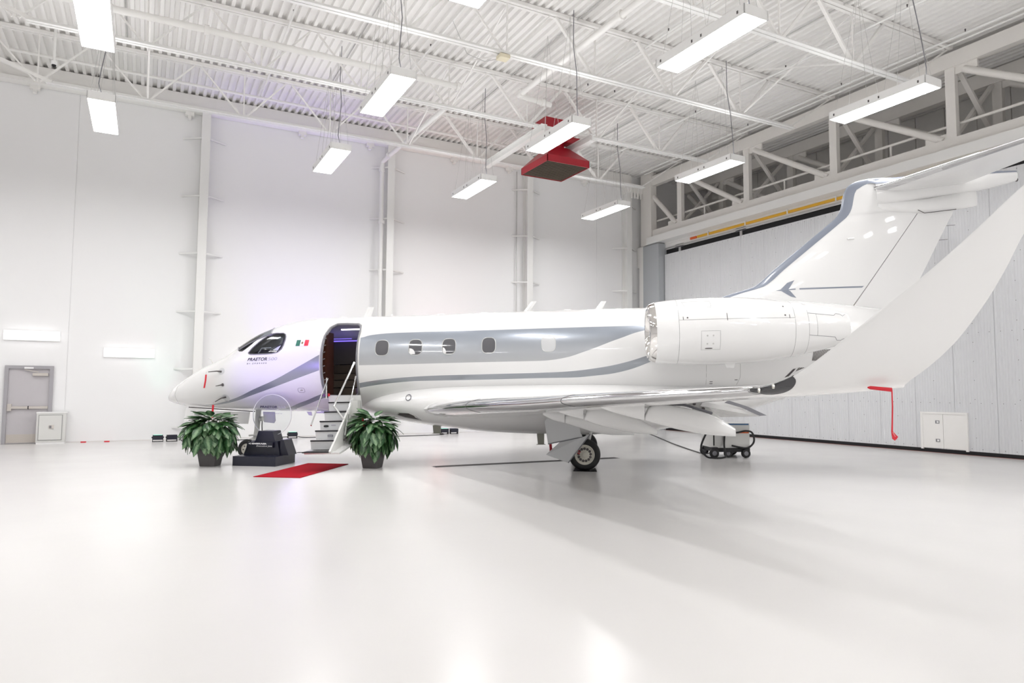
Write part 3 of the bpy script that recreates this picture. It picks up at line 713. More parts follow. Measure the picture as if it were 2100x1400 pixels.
def cav_ring(u, scale, wmin, n=12):
    top, bot, hw, wc = fsec(u); zt = wc + (top - wc) * scale; right = []
    for k in range(n):
        z = wmin + (zt - wmin) * math.sin(0.5 * PI * k / (n - 0.5))
        right.append((u, max(0.02, scale * sv(u, min(max(wc + (z - wc) / scale, bot), top))), z))
    return right + [(p[0], -p[1], p[2]) for p in right[::-1]]
def do_bool(obj, cut):
    md = obj.modifiers.new('b', 'BOOLEAN'); md.operation = 'DIFFERENCE'; md.solver = 'EXACT'; md.object = cut
    dg = bpy.context.evaluated_depsgraph_get(); dg.update()
    me = bpy.data.meshes.new_from_object(obj.evaluated_get(dg)); obj.modifiers.clear(); old = obj.data; obj.data = me
    bpy.data.objects.remove(cut)
cav = MB(); cav.loft([cav_ring(u, 0.93, 1.6) for u in (-6.28, -6.0, -5.75, -5.5, -5.2, -4.9, -4.6, -4.2, -3.8)])
do_bool(fus, cutter(cav, interior_m))
do_bool(fus, cutter(MB().prism(DOOR, -1.3, -0.55, 'y'), steelb_m))
cav = MB(); cav.loft([cav_ring(u, 0.95, 2.42) for u in (-7.95, -7.8, -7.5, -7.2, -6.9, -6.6, -6.35)])
do_bool(fus, cutter(cav, cockpit_m))
do_bool(fus, cutter(MB().prism(CW, -1.3, 1.3, 'y'), cockpit_m))
WS = [(-7.80, 2.715), (-7.68, 2.635), (-7.57, 2.635), (-7.44, 2.73), (-7.27, 2.90), (-7.18, 3.03), (-7.26, 3.06), (-7.45, 2.98), (-7.7, 2.83)]
do_bool(fus, cutter(MB().prism(WS, -1.3, 1.3, 'y'), cockpit_m))
me = fus.data
for p in me.polygons: p.use_smooth = True
try: me.set_sharp_from_angle(angle=math.radians(35))
except Exception: pass

def on_skin(u, w_, off=0.004, side=1): return (u, -side * (sv(u, w_) + off), w_)
def skin_patch(name, poly, m, parent, off=0.004, rings=5, fn=on_skin):
    c = (sum(p[0] for p in poly) / len(poly), sum(p[1] for p in poly) / len(poly)); mb = MB(); n = len(poly); vs = [fn(c[0], c[1], off)]
    for k in range(1, rings + 1):
        t = k / rings
        for p in poly: vs.append(fn(c[0] + (p[0] - c[0]) * t, c[1] + (p[1] - c[1]) * t, off))
    fs = [(0, 1 + i, 1 + (i + 1) % n) for i in range(n)]
    for k in range(rings - 1):
        for i in range(n):
            a = 1 + k * n + i; b = 1 + k * n + (i + 1) % n; fs.append((a, b, b + n, a + n))
    mb.add(vs, fs)
    # thin rim so the patch has thickness
    base = len(mb.v); o0 = [fn(p[0], p[1], off - 0.006) for p in poly]
    mb.add(o0, []); last = 1 + (rings - 1) * n
    mb.f += [(last + i, last + (i + 1) % n, base + (i + 1) % n, base + i) for i in range(n)]
    return mb.build(name, m, parent, smooth=True, ang=50)
def skin_tube(name, poly, r, m, parent, off=0.0, closed=True, fn=on_skin, sub=4):
    pts = []; N = len(poly)
    for i in range(N if closed else N - 1):
        p, q = poly[i], poly[(i + 1) % N]
        for k in range(sub): t = k / sub; pts.append(fn(p[0] + (q[0] - p[0]) * t, p[1] + (q[1] - p[1]) * t, off))
    if not closed: pts.append(fn(*poly[-1], off))
    return MB().tube(pts, r, 6, closed=closed).build(name, m, parent, smooth=True)
def rrect(cu, cw, hw, hh, e=3.2, n=28):
    out = []
    for k in range(n):
        a = 2 * PI * k / n; c, s = math.cos(a), math.sin(a); r = (abs(c) ** e + abs(s) ** e) ** (-1 / e); out.append((cu + hw * c * r, cw + hh * s * r))
    return out
# cabin windows
for i, (cu, cw) in enumerate([(-4.30, 2.625), (-3.565, 2.622), (-2.832, 2.623), (-1.975, 2.624), (-0.70, 2.630)]):
    o = skin_patch('cabin_window', rrect(cu, cw, 0.14, 0.162), wshade_m if i == 4 else wglass_m, plane, off=0.005)
    if i == 4: o['label'] = 'window with its pale shade down'
    skin_tube('window_frame', rrect(cu, cw, 0.147, 0.168), 0.007, alu_m, o, off=0.001)
    if i in (1, 2):
        sc_ = 1.0 if i == 1 else 0.55
        poly = [(cu - 0.13, cw - 0.02 * sc_ - (0 if i == 1 else 0.03))] + [(cu - 0.13 + 0.13 * sc_ * math.sin(a * PI / 12), cw - 0.15 + 0.13 * math.cos(a * PI / 12)) for a in range(0, 7)] + [(cu - 0.09, cw - 0.15), (cu - 0.125, cw - 0.12)]
        skin_patch('inner_shell', poly, wwhite_m, o, off=0.008, rings=2)
for cu in (-4.30, -3.565, -2.832, -1.975, -0.70):
    o = skin_patch('cabin_window', rrect(cu, 2.625, 0.14, 0.162), wglass_m, plane, off=0.005, fn=lambda u, w_, off: on_skin(u, w_, off, -1))
# cockpit glazing
for sd in (1, -1):
    f_ = lambda u, w_, off, s=sd: on_skin(u, w_, off, s)
    skin_patch('cockpit_window', CW, pane_m, plane, off=-0.004, fn=f_)
    skin_tube('window_seal', CW, 0.012, seal_m, plane, off=0.0, fn=f_)
def top_skin(u, phi, off=0.004):
    top, bot, hw, wc = fsec(u); c, s = math.sin(phi), math.cos(phi); e = 2.1; r = (abs(c) ** e + abs(s) ** e) ** (-1 / e)
    return (u, -(hw * c * r) * (1 + off), wc + (top - wc) * s * r * (1 + off))
for sd in (1, -1):
    mb = MB(); R = []
    for k in range(9):
        t = k / 8; ur0 = -8.02 + 0.88 * t
        R.append([top_skin(ur0 + 0.30 * (q / 8) * (1 - 0.35 * t), sd * (0.03 + (0.78 - 0.1 * t) * q / 8), 0.006) for q in range(9)])
    mb.loft(R, caps=False, closed=False); o = mb.build('windshield', pane_m, plane, smooth=True)
    pts = R[0] + [r[-1] for r in R[1:]] + R[-1][::-1][1:] + [r[0] for r in R[::-1][1:-1]]
    MB().tube(pts, 0.012, 6, closed=True).build('windshield_frame', seal_m, o, smooth=True)
MB().tube([top_skin(-8.02 + 0.1 * k, 0, 0.002) for k in range(11)], 0.03, 8).build('windshield_post', paint_m, plane, smooth=True)
# cockpit interior
mb = MB(); mb.prism([(-7.60, 2.43), (-7.52, 2.56), (-7.25, 2.68), (-6.95, 2.66), (-6.62, 2.58), (-6.60, 2.46)], -0.60, 0.60, 'y'); mb.build('cockpit_panel', cockpit_m, plane)
mb = MB(); mb.tube([(-7.17, -0.86, 2.58), (-7.10, -0.84, 2.69), (-6.9, -0.80, 2.70)], 0.016); mb.build('window_handle', alu_m, plane, smooth=True)

# lettering helper: text -> mesh -> mapped with fn(x, y)
def lettering(text, name, size, m, parent, fn, shear=0.0, xs=1.0, bold=0.0, space=1.0, ext=0.0, align='LEFT'):
    cu = bpy.data.curves.new('t', 'FONT'); cu.body = text; cu.size = size; cu.shear = shear; cu.offset = bold; cu.space_character = space; cu.align_x = align
    cu.resolution_u = 3
    to = bpy.data.objects.new('t', cu); C.objects.link(to)
    dg = bpy.context.evaluated_depsgraph_get(); dg.update()
    me = bpy.data.meshes.new_from_object(to.evaluated_get(dg)); bpy.data.objects.remove(to)
    for v in me.vertices: v.co = fn(v.co.x * xs, v.co.y)
    me.materials.clear(); me.materials.append(m); me.name = name
    return link(name, me, parent)
def width_of(text, size, space=1.0):
    cu = bpy.data.curves.new('t', 'FONT'); cu.body = text; cu.size = size; cu.space_character = space
    to = bpy.data.objects.new('t', cu); C.objects.link(to); dg = bpy.context.evaluated_depsgraph_get(); dg.update()
    me = bpy.data.meshes.new_from_object(to.evaluated_get(dg)); bpy.data.objects.remove(to)
    xs = [v.co.x for v in me.vertices]; return max(xs) - min(xs)
def fit_text(text, name, x0, x1, z0, hgt, m, parent, mapfn, shear=0.0, bold=0.0, space=1.0):
    size = hgt / 0.73; wd = width_of(text, size, space)
    return lettering(text, name, size, m, parent, lambda x, y: mapfn(x0 + x, z0 + y), shear, (x1 - x0) / wd, bold, space)
skin = lambda x, z: on_skin(x, z, 0.005)
fit_text('PRAETOR', 'lettering', -7.375, -6.90, 2.408, 0.072, letter_m, plane, skin, shear=0.25, bold=0.0015)
fit_text('500', 'lettering', -6.875, -6.665, 2.408, 0.072, letterg_m, plane, skin, shear=0.15, bold=-0.001)
fit_text('BY EMBRAER', 'lettering', -7.38, -6.90, 2.335, 0.03, letter_m, plane, skin, shear=0.2, space=1.7)
# flag
fl = MB()
skin_patch('flag_stripe', [(-6.254, 2.712), (-6.16, 2.712), (-6.148, 2.848), (-6.242, 2.848)], green_m, plane, rings=2)
skin_patch('flag_stripe', [(-6.158, 2.712), (-6.062, 2.712), (-6.05, 2.848), (-6.146, 2.848)], white_m, plane, rings=2)
skin_patch('flag_stripe', [(-6.060, 2.712), (-5.966, 2.712), (-5.954, 2.848), (-6.048, 2.848)], fred_m, plane, rings=2)
skin_patch('flag_emblem', rrect(-6.105, 2.78, 0.022, 0.028, 2, 12), mat('emblem_brown', (0.2, 0.12, 0.05), 0.5), plane, off=0.006, rings=2)
# small panels on the nose side
skin_tube('panel_outline', rrect(-6.153, 1.742, 0.075, 0.05, 4), 0.003, line_m, plane, off=0.002); skin_patch('flush_handle', rrect(-6.15, 1.742, 0.035, 0.012, 3), alu_m, plane, rings=2)
skin_tube('radome_joint', [(-9.42 + 0.02 * math.sin(k), 1.46 + (1.97 - 1.46) * k / 10) for k in range(11)], 0.0025, line_m, plane, closed=False, off=0.001, sub=2)
for (cu, cw) in ((-8.03, 2.20), (-7.98, 1.60)):
    skin_patch('probe_plate', rrect(cu, cw, 0.085, 0.075, 2, 20), paintg_m, plane, off=0.004, rings=2)
def probe(p0, p1, p2, r=0.014):
    MB().tube([p0, p1, p2], [r * 1.6, r, r * 0.6], 8).build('pitot_probe', hyd_m, plane, smooth=True)
def off_skin(u, w_, o): return Vector(on_skin(u, w_, o))
probe(off_skin(-8.03, 2.19, 0), off_skin(-8.10, 2.20, 0.10), off_skin(-8.33, 2.19, 0.13))
probe(off_skin(-7.98, 1.62, 0), off_skin(-8.05, 1.60, 0.09), off_skin(-8.25, 1.52, 0.10))
probe(off_skin(-8.0, 1.895, 0), off_skin(-8.03, 1.89, 0.03), off_skin(-8.14, 1.87, 0.06), 0.012)
skin_patch('vane_base', rrect(-7.985, 1.895, 0.03, 0.035, 2, 12), hyd_m, plane, off=0.012, rings=2)
MB().tube([(-8.55, -0.25, 2.40), (-8.60, -0.27, 2.50), (-8.66, -0.28, 2.53)], [0.02, 0.014, 0.01], 6).build('ice_probe', gear_m, plane)
# antennas on the crown
def blade(u0, u1, ut0, ut1, h, name='blade_antenna'):
    z = fsec(u0)[0] - 0.02; mb = MB()
    mb.loft([[(u0, 0, z), ((u0 + u1) / 2, 0.025, z), (u1, 0, z), ((u0 + u1) / 2, -0.025, z)], [(ut0, 0, z + h), ((ut0 + ut1) / 2, 0.008, z + h), (ut1, 0, z + h), ((ut0 + ut1) / 2, -0.008, z + h)]])
    mb.build(name, paint_m, plane)
blade(-5.04, -4.87, -4.94, -4.78, 0.25); blade(-1.32, -1.18, -1.12, -0.99, 0.25); blade(0.30, 0.47, 0.46, 0.58, 0.20)
blade(-4.42, -4.33, -4.37, -4.33, 0.07)
for u0 in (-5.5, -3.2, -2.2, -0.3):
    MB().lathe([(fsec(u0)[0] - 0.02, 0.12), (fsec(u0)[0] + 0.012, 0.09), (fsec(u0)[0] + 0.02, 0.0)], 16, 'z', (u0, 0, 0)).build('antenna_fairing', paint_m, plane, smooth=True)
for (u0, u1, z0, z1) in ((-3.42, -3.23, 0.72, 0.92), (-1.05, -0.88, 0.45, 0.72)):
    mb = MB(); mb.prism([(u0, z1), (u0 + 0.02, z0), (u1 - 0.01, z0), (u1, z1)], -0.04, 0.0, 'y'); mb.box(u0 - 0.01, -0.06, z0 - 0.01, u1 + 0.02, 0.02, z0); mb.build('belly_antenna', olive_m, plane)
# doorway: frame, seal, cabin interior
skin_tube('door_seal', DOOR, 0.022, seal_m, plane, off=0.0)
skin_tube('door_rim', [(-5.24 + (p[0] + 5.24) * 1.06, 2.4 + (p[1] - 2.4) * 1.03) for p in DOOR], 0.012, alu_m, plane, off=0.0)
cabin = B(-5.70, -0.86, 1.6, -5.60, -0.42, 3.02).build('wood_bulkhead', wood_m, plane)
mb = MB(); mb.box(-6.15, 0.25, 1.61, -4.9, 0.80, 1.78); mb.box(-6.12, 0.30, 1.80, -4.92, 0.80, 1.96); mb.box(-6.12, 0.38, 1.98, -4.95, 0.82, 2.12); mb.box(-6.10, 0.62, 2.14, -4.95, 0.84, 2.34); mb.build('cabin_seat', seat_m, plane)
B(-6.2, 0.70, 2.36, -4.3, 0.78, 2.95).build('cabin_sidewall', mat('cabin_sidewall', (0.11, 0.095, 0.085), 0.6), plane)
B(-5.4, -0.50, 3.08, -4.2, -0.45, 3.11).build('cabin_light', cabinled_m, plane)
B(-6.05, 0.52, 2.90, -5.30, 0.56, 2.93).build('cabin_light', purpleled_m, plane)
B(-6.05, 0.50, 2.96, -5.50, 0.54, 2.975).build('cabin_light', purpleled_m, plane)
for k in range(9):
    z = 1.8 + k * 0.15
    MB().tube([(-5.615, -sv(-5.6, z) + 0.03, z), (-5.585, -sv(-5.6, z) + 0.06, z + 0.02)], 0.012, 6).build('door_latch', hyd_m, plane)
mb = MB(); mb.box(-5.60, -0.98, 1.57, -4.88, -0.80, 1.605); mb.build('door_sill', black_m, plane)

# airstair (part) with its steps
V_ = lambda u, v, w_: (u, -v, w_)
shell = MB(); curve = [(1.0, 1.58), (0.93, 1.38), (0.92, 1.12), (1.06, 0.85), (1.40, 0.64), (1.95, 0.52), (2.35, 0.47)]
cc = []
for i in range(len(curve) - 1):
    p0 = curve[max(i - 1, 0)]; p1 = curve[i]; p2 = curve[i + 1]; p3 = curve[min(i + 2, len(curve) - 1)]
    for k in range(5):
        t = k / 5; cc.append(tuple(0.5 * (2 * p1[j] + (p2[j] - p0[j]) * t + (2 * p0[j] - 5 * p1[j] + 4 * p2[j] - p3[j]) * t * t + (3 * p1[j] - p0[j] - 3 * p2[j] + p3[j]) * t ** 3) for j in (0, 1)))
cc.append(curve[-1])
inner = [(p[0] + 0.03, p[1] + 0.035) for p in cc]
rings = []
for u0 in (-5.50, -4.78):
    rings.append([V_(u0, *p) for p in cc] + [V_(u0, *p) for p in inner[::-1]])
shell.loft(rings)
airstair = shell.build('airstair', paint_m, plane, smooth=True, ang=30)
# side stringers
for u0, u1 in ((-4.97, -4.93),):
    poly = [(1.02, 1.56), (1.16, 1.50), (1.22, 1.40), (1.47, 1.24), (1.72, 1.05), (1.97, 0.87), (2.22, 0.69), (2.45, 0.53), (2.40, 0.48), (1.95, 0.53), (1.42, 0.66), (1.10, 0.86), (0.96, 1.12), (0.97, 1.38)]
    MB().add([V_(u0, *p) for p in poly] + [V_(u1, *p) for p in poly], [tuple(range(14)), tuple(range(27, 13, -1))] + [(k, (k + 1) % 14, 14 + (k + 1) % 14, 14 + k) for k in range(14)]).build('stringer', gear_m, airstair)
steps = [(1.2, 1.469), (1.45, 1.275), (1.70, 1.088), (1.95, 0.907), (2.20, 0.727)]
for i, (v, z) in enumerate(steps):
    st = MB(); st.loft([[V_(-5.43, v, z - 0.01), V_(-4.97, v, z - 0.01), V_(-4.97, v - 0.03, z - 0.178), V_(-5.43, v - 0.03, z - 0.178)],
                        [V_(-5.43, v - 0.24, z - 0.01), V_(-4.97, v - 0.24, z - 0.01), V_(-4.97, v - 0.20, z - 0.178), V_(-5.43, v - 0.20, z - 0.178)]])
    s_ = st.build('step', paintg_m, airstair)
    B(-5.435, -v - 0.008, z - 0.018, -4.965, -v + 0.04, z + 0.010).build('tread_nosing', black_m, airstair)
    B(-5.41, -v - 0.003, z - 0.042, -4.99, -v + 0.01, z - 0.032).build('tread_trim', alu_m, airstair)
    if i == 2: MB().prism(rrect(-5.30, z - 0.10, 0.05, 0.022), -v - 0.004, -v + 0.03, 'y').build('step_handle', black_m, airstair)
    if i == 3: MB().prism(rrect(-5.12, z - 0.10, 0.055, 0.026), -v - 0.004, -v + 0.03, 'y').build('step_handle', seal_m, airstair)
    if i == 2: MB().prism(rrect(-5.14, z - 0.08, 0.05, 0.01), -v - 0.004, -v + 0.03, 'y').build('step_plate', letterg_m, airstair)
mb = MB(); mb.box(-5.50, -2.47, 0.505, -4.97, -2.10, 0.525); mb.box(-5.60, -2.47, 0.515, -5.50, -2.40, 0.525); mb.build('foot_plate', black_m, airstair)
mb = MB(); mb.box(-4.93, -1.18, 1.18, -4.80, -1.0, 1.50); mb.build('hinge_block', gear_m, airstair)
for (v, z) in ((1.30, 0.86), (1.55, 0.74), (1.7, 0.70)):
    MB().tube([V_(-4.92, v, z), V_(-4.86, v + 0.02, z + 0.03)], 0.025, 6).build('hinge_bolt', hyd_m, airstair)
MB().tube([V_(-5.48, 1.10, 1.98), V_(-5.50, 1.5, 1.55), V_(-5.50, 2.0, 1.02)], 0.016, 8).build('handrail', chrome_m, airstair, smooth=True)
MB().tube([V_(-5.50, 1.12, 2.0), V_(-5.50, 1.15, 1.55)], 0.016, 8).build('handrail', chrome_m, airstair, smooth=True)
MB().tube([V_(-4.86, 1.12, 2.02), V_(-4.86, 1.6, 1.25), V_(-4.88, 1.75, 0.80)], 0.015, 8).build('handrail', chrome_m, airstair, smooth=True)
MB().tube([V_(-4.90, 1.08, 2.32), V_(-5.12, 1.42, 1.62), V_(-5.20, 1.52, 1.40)], 0.022, 8).build('handrail', chrome_m, airstair, smooth=True)
MB().tube([V_(-5.20, 1.52, 1.40), V_(-4.95, 1.62, 1.12)], 0.02, 8).build('handrail', alu_m, airstair, smooth=True)
MB().tube([V_(-5.47, 1.08, 1.66), V_(-5.47, 1.08, 1.60)], 0.025, 8).build('red_knob', redtag_m, airstair)

# belly fairing
BF = [(-5.1, 1.50, 1.28, .25, 1.38), (-4.8, 1.62, 1.20, .62, 1.40), (-4.3, 1.76, 1.06, .93, 1.40), (-3.7, 1.86, .95, 1.10, 1.40), (-3.0, 1.90, .85, 1.20, 1.40), (-2.0, 1.90, .735, 1.28, 1.38), (-0.9, 1.90, .68, 1.30, 1.36), (0.2, 1.88, .66, 1.30, 1.36), (1.2, 1.84, .70, 1.26, 1.36), (2.2, 1.80, .84, 1.14, 1.40), (3.2, 1.76, 1.06, .92, 1.45), (4.2, 1.75, 1.35, .6, 1.55), (4.8, 1.74, 1.55, .25, 1.64)]
mb = MB(); R = []
u = -5.1
while u <= 4.81:
    R.append(super_ring(u, *[interp(BF, u, k) for k in (1, 2, 3, 4)], n=48, e=2.25)); u += 0.1
mb.loft(R); mb.build('belly_fairing', paint_m, plane, smooth=True, ang=60)
def bf_skin(u, w_, off=0.004):
    top, bot, hw, wc = [interp(BF, u, k) for k in (1, 2, 3, 4)]
    t = (w_ - wc) / (top - wc) if w_ > wc else (wc - w_) / (wc - bot); t = min(max(t, 0), 0.999)
    return (u, -(hw * (1 - t ** 2.25) ** (1 / 2.25) + off), w_)
skin_patch('landing_light', rrect(-3.72, 1.545, 0.07, 0.075, 2, 20), seal_m, plane, off=0.004, fn=bf_skin, rings=3)
skin_patch('light_lens', rrect(-3.72, 1.545, 0.045, 0.05, 2, 16), alu_m, plane, off=0.010, fn=bf_skin, rings=2)
inl = [(-4.02, 1.18), (-3.95, 1.225), (-3.72, 1.215), (-3.62, 1.17), (-3.50, 1.055), (-3.62, 1.075), (-3.85, 1.12)]
skin_patch('air_scoop', inl, mat('scoop_dark', (0.09, 0.08, 0.08), 0.5), plane, off=0.006, fn=bf_skin, rings=3)
skin_tube('scoop_lip', inl, 0.012, alu_m, plane, off=0.006, fn=bf_skin)

# wings
def af_pts(x0, x1, tc, n=12, side='both'):
    def yt(x): return 5 * tc * (0.2969 * math.sqrt(max(x, 0)) - 0.126 * x - 0.3516 * x * x + 0.2843 * x ** 3 - 0.1036 * x ** 4)
    xs = [x0 + (x1 - x0) * (0.5 - 0.5 * math.cos(PI * k / n)) if x0 == 0 and x1 == 1 else x0 + (x1 - x0) * (k / n) ** (2 if x0 == 0 else 1) for k in range(n + 1)]
    up = [(x, yt(x)) for x in xs[::-1]]; lo = [(x, -yt(x)) for x in xs]
    if x0 == 0: lo = lo[1:]
    if x1 == 1: lo = lo[:-1] + [(1, -0.0008)]
    return up + lo
WT = [(0, -3.72, .6, 1.27, 4.5, .10, 0), (0.9, -3.15, 1.5, 1.315, 3.9, .10, 0.03), (2.4, -2.21, 3, 1.385, 3.25, .10, .04), (4.4, -.955, 5, 1.455, 2.6, .095, .04), (5.4, -.33, 6, 1.50, 2.25, .095, .04),
      (6.4, .30, 7, 1.54, 1.93, .095, .05), (7.4, .92, 8, 1.578, 1.62, .09, .06), (8.4, 1.53, 8.97, 1.618, 1.36, .082, .15), (8.53, 1.67, 9.10, 1.655, 1.20, .078, .45), (8.65, 1.83, 9.2, 1.725, 1.09, .075, .8), (8.9, 2.12, 9.35, 1.95, 1.01, .062, 1.08),
      (9.2, 2.50, 9.48, 2.273, .84, .06, 1.16), (9.5, 2.863, 9.6, 2.58, .62, .06, 1.18), (9.83, 3.21, 9.72, 2.91, .40, .06, 1.18), (10.2, 3.53, 9.85, 3.237, .26, .06, 1.18), (10.4, 3.72, 9.92, 3.40, .14, .05, 1.18)]
def wsec(s): return [interp(WT, s, k) for k in range(1, 7)]
def wing_ring(s, x0=0, x1=1, n=12, sc=1.0, side=1, infl=0.0):
    u, v, z, c, tc, ph = wsec(s); out = []
    for x, t in af_pts(x0, x1, tc, n):
        tt = t * c * sc + (infl if t >= 0 else -infl)
        xx = u + x * c - (infl if x < 0.02 else 0)
        out.append((xx, -side * (v - tt * math.sin(ph)), z + tt * math.cos(ph)))
    return out
for side in (1, -1):
    svals = [k * 0.2 for k in range(0, 42)] + [8.4 + 0.05 * k for k in range(0, 29)] + [9.85 + 0.05 * k for k in range(12)]
    mb = MB(); mb.loft([wing_ring(s, side=side) for s in svals]); mb.build('wing', paint_m, plane, smooth=True, ang=60)
    sv1 = [0.75 + (8.38 - 0.75) * k / 60 for k in range(61)]
    rr = []
    for s in sv1: rr.append(wing_ring(s, 0, 0.085 + max(0, 0.05 * (1.5 - s)), n=10, side=side, infl=0.0035))
    mb = MB(); mb.loft(rr, caps=False, closed=False); mb.build('leading_edge', polish_m, plane, smooth=True, recalc=True, ang=180)
# slat joint
for s in (2.5, 5.4):
    rr = wing_ring(s, 0, 0.085, n=10, infl=0.006); MB().tube(rr, 0.004, 4, caps=False).build('slat_joint', line_m, plane)
# wing tip light
def lens_ring(s, a, sc, infl):
    u, v, z, c, tc, ph = wsec(s); pts = []
    for k in range(-8, 9):
        x = (k / 8) ** 2 * a; t = 5 * tc * 0.2969 * math.sqrt(x) * (1 - 0.3 * math.sqrt(max(x, 0))) * (1 if k > 0 else -0.55)
        pts.append((u + x * c - infl, -(v - t * c * math.sin(ph) + infl * 0.3), z + t * c * math.cos(ph)))
    return pts
R = []
for k in range(17):
    t = k / 16; sx_ = 8.40 + 0.27 * t; R.append(wing_ring(sx_, 0, 0.006 + 0.36 * t ** 0.5 * (1 - t) ** 0.9, n=8, infl=0.005))
tl = MB(); tl.loft(R, caps=False, closed=False); tl = tl.build('wing_tip_lens', black_glass_m, plane, smooth=True, ang=180)
for sx_ in (8.46, 8.55):
    u, v, z, c, tc, ph = wsec(sx_); MB().lathe([(0, 0.0), (0.004, 0.022), (0.02, 0.024)], 12, 'x', (u - 0.010, -v - 0.008, z - 0.012)).build('tip_lamp', clearl_m, tl)
# flap (deflected) outboard with dark edge, seen behind the tracks
fl_top = [(1.35, 3.4, 1.40), (2.25, 5.6, 1.52)]
mb = MB(); mb.loft([[V_(0.75, 1.45, 1.30), V_(1.35, 1.45, 1.08), V_(1.30, 1.45, 1.05), V_(0.70, 1.45, 1.24)], [V_(1.62, 5.9, 1.46), V_(2.42, 5.9, 1.27), V_(2.38, 5.9, 1.245), V_(1.58, 5.9, 1.40)]])
fo = mb.build('flap', paint_m, plane)
mb = MB(); mb.loft([[V_(1.95, 5.91, 1.47), V_(2.20, 5.91, 1.385), V_(2.45, 5.91, 1.26), V_(2.36, 5.91, 1.255), V_(2.12, 5.91, 1.37), V_(1.90, 5.91, 1.44)], [V_(1.95, 5.94, 1.47), V_(2.20, 5.94, 1.385), V_(2.45, 5.94, 1.26), V_(2.36, 5.94, 1.255), V_(2.12, 5.94, 1.37), V_(1.90, 5.94, 1.44)]])
mb.build('flap_edge_seal', seal_m, fo)
# flap track fairings
def pod(v, tab, hw, name='flap_track_fairing'):
    R = []; u0, u1 = tab[0][0], tab[-1][0]
    for k in range(25):
        u = u0 + (u1 - u0) * k / 24; top, bot, wd = [interp(tab, u, j) for j in (1, 2, 3)]
        R.append([(p[0], p[1] - v, p[2]) for p in super_ring(u, top, bot, wd * hw, (top + bot) / 2, n=20, e=2.8)])
    mb = MB(); mb.loft(R); return mb.build(name, paint_m, plane, smooth=True, ang=50)
pod(6.1, [(0.12, 1.47, 1.44, .2), (0.3, 1.50, 1.36, .7), (0.55, 1.52, 1.28, 1), (0.79, 1.52, 1.22, 1)], 0.12)
pod(6.1, [(0.80, 1.30, 1.22, .8), (0.85, 1.40, 1.205, .95), (0.96, 1.44, 1.17, 1), (1.3, 1.39, 1.08, 1), (1.7, 1.28, 1.01, .9), (1.99, 1.10, .99, .3)], 0.12)
pod(4.4, [(-0.55, 1.42, 1.36, .2), (-0.3, 1.44, 1.25, .8), (-0.02, 1.44, 1.17, 1)], 0.12)
pod(4.4, [(0.0, 1.22, 1.16, .8), (0.05, 1.34, 1.14, .95), (0.15, 1.38, 1.10, 1), (0.47, 1.32, 1.01, 1), (0.8, 1.2, .945, .9), (1.14, 1.0, .915, .3)], 0.12)
pod(3.0, [(-0.74, 1.28, 1.20, .3), (-0.55, 1.30, 1.10, .8), (-0.35, 1.30, 1.05, 1)], 0.12)
pod(3.0, [(-0.335, 1.20, 1.045, .95), (-0.2, 1.24, 1.0, 1), (0.27, 1.15, .86, 1), (0.5, 1.05, .83, .9), (0.88, .88, .825, .3)], 0.12)
mb = MB(); mb.tube([V_(1.0, 5.98, 1.44), V_(1.35, 5.98, 1.42), V_(1.72, 5.98, 1.30)], 0.018, 8); fo2 = mb.build('flap_track', seal_m, plane)
mb = MB(); mb.prism([(1.35, 1.50), (1.55, 1.50), (1.85, 1.24), (1.78, 1.18), (1.5, 1.33)], -5.86, -5.84, 'y'); mb.build('flap_bracket', gear_m, plane)
for (u0, z0) in ((1.5, 1.43), (1.62, 1.36), (1.72, 1.30)): MB().tube([V_(u0, 5.84, z0), V_(u0, 5.90, z0)], 0.022, 8).build('flap_bolt', hyd_m, plane)

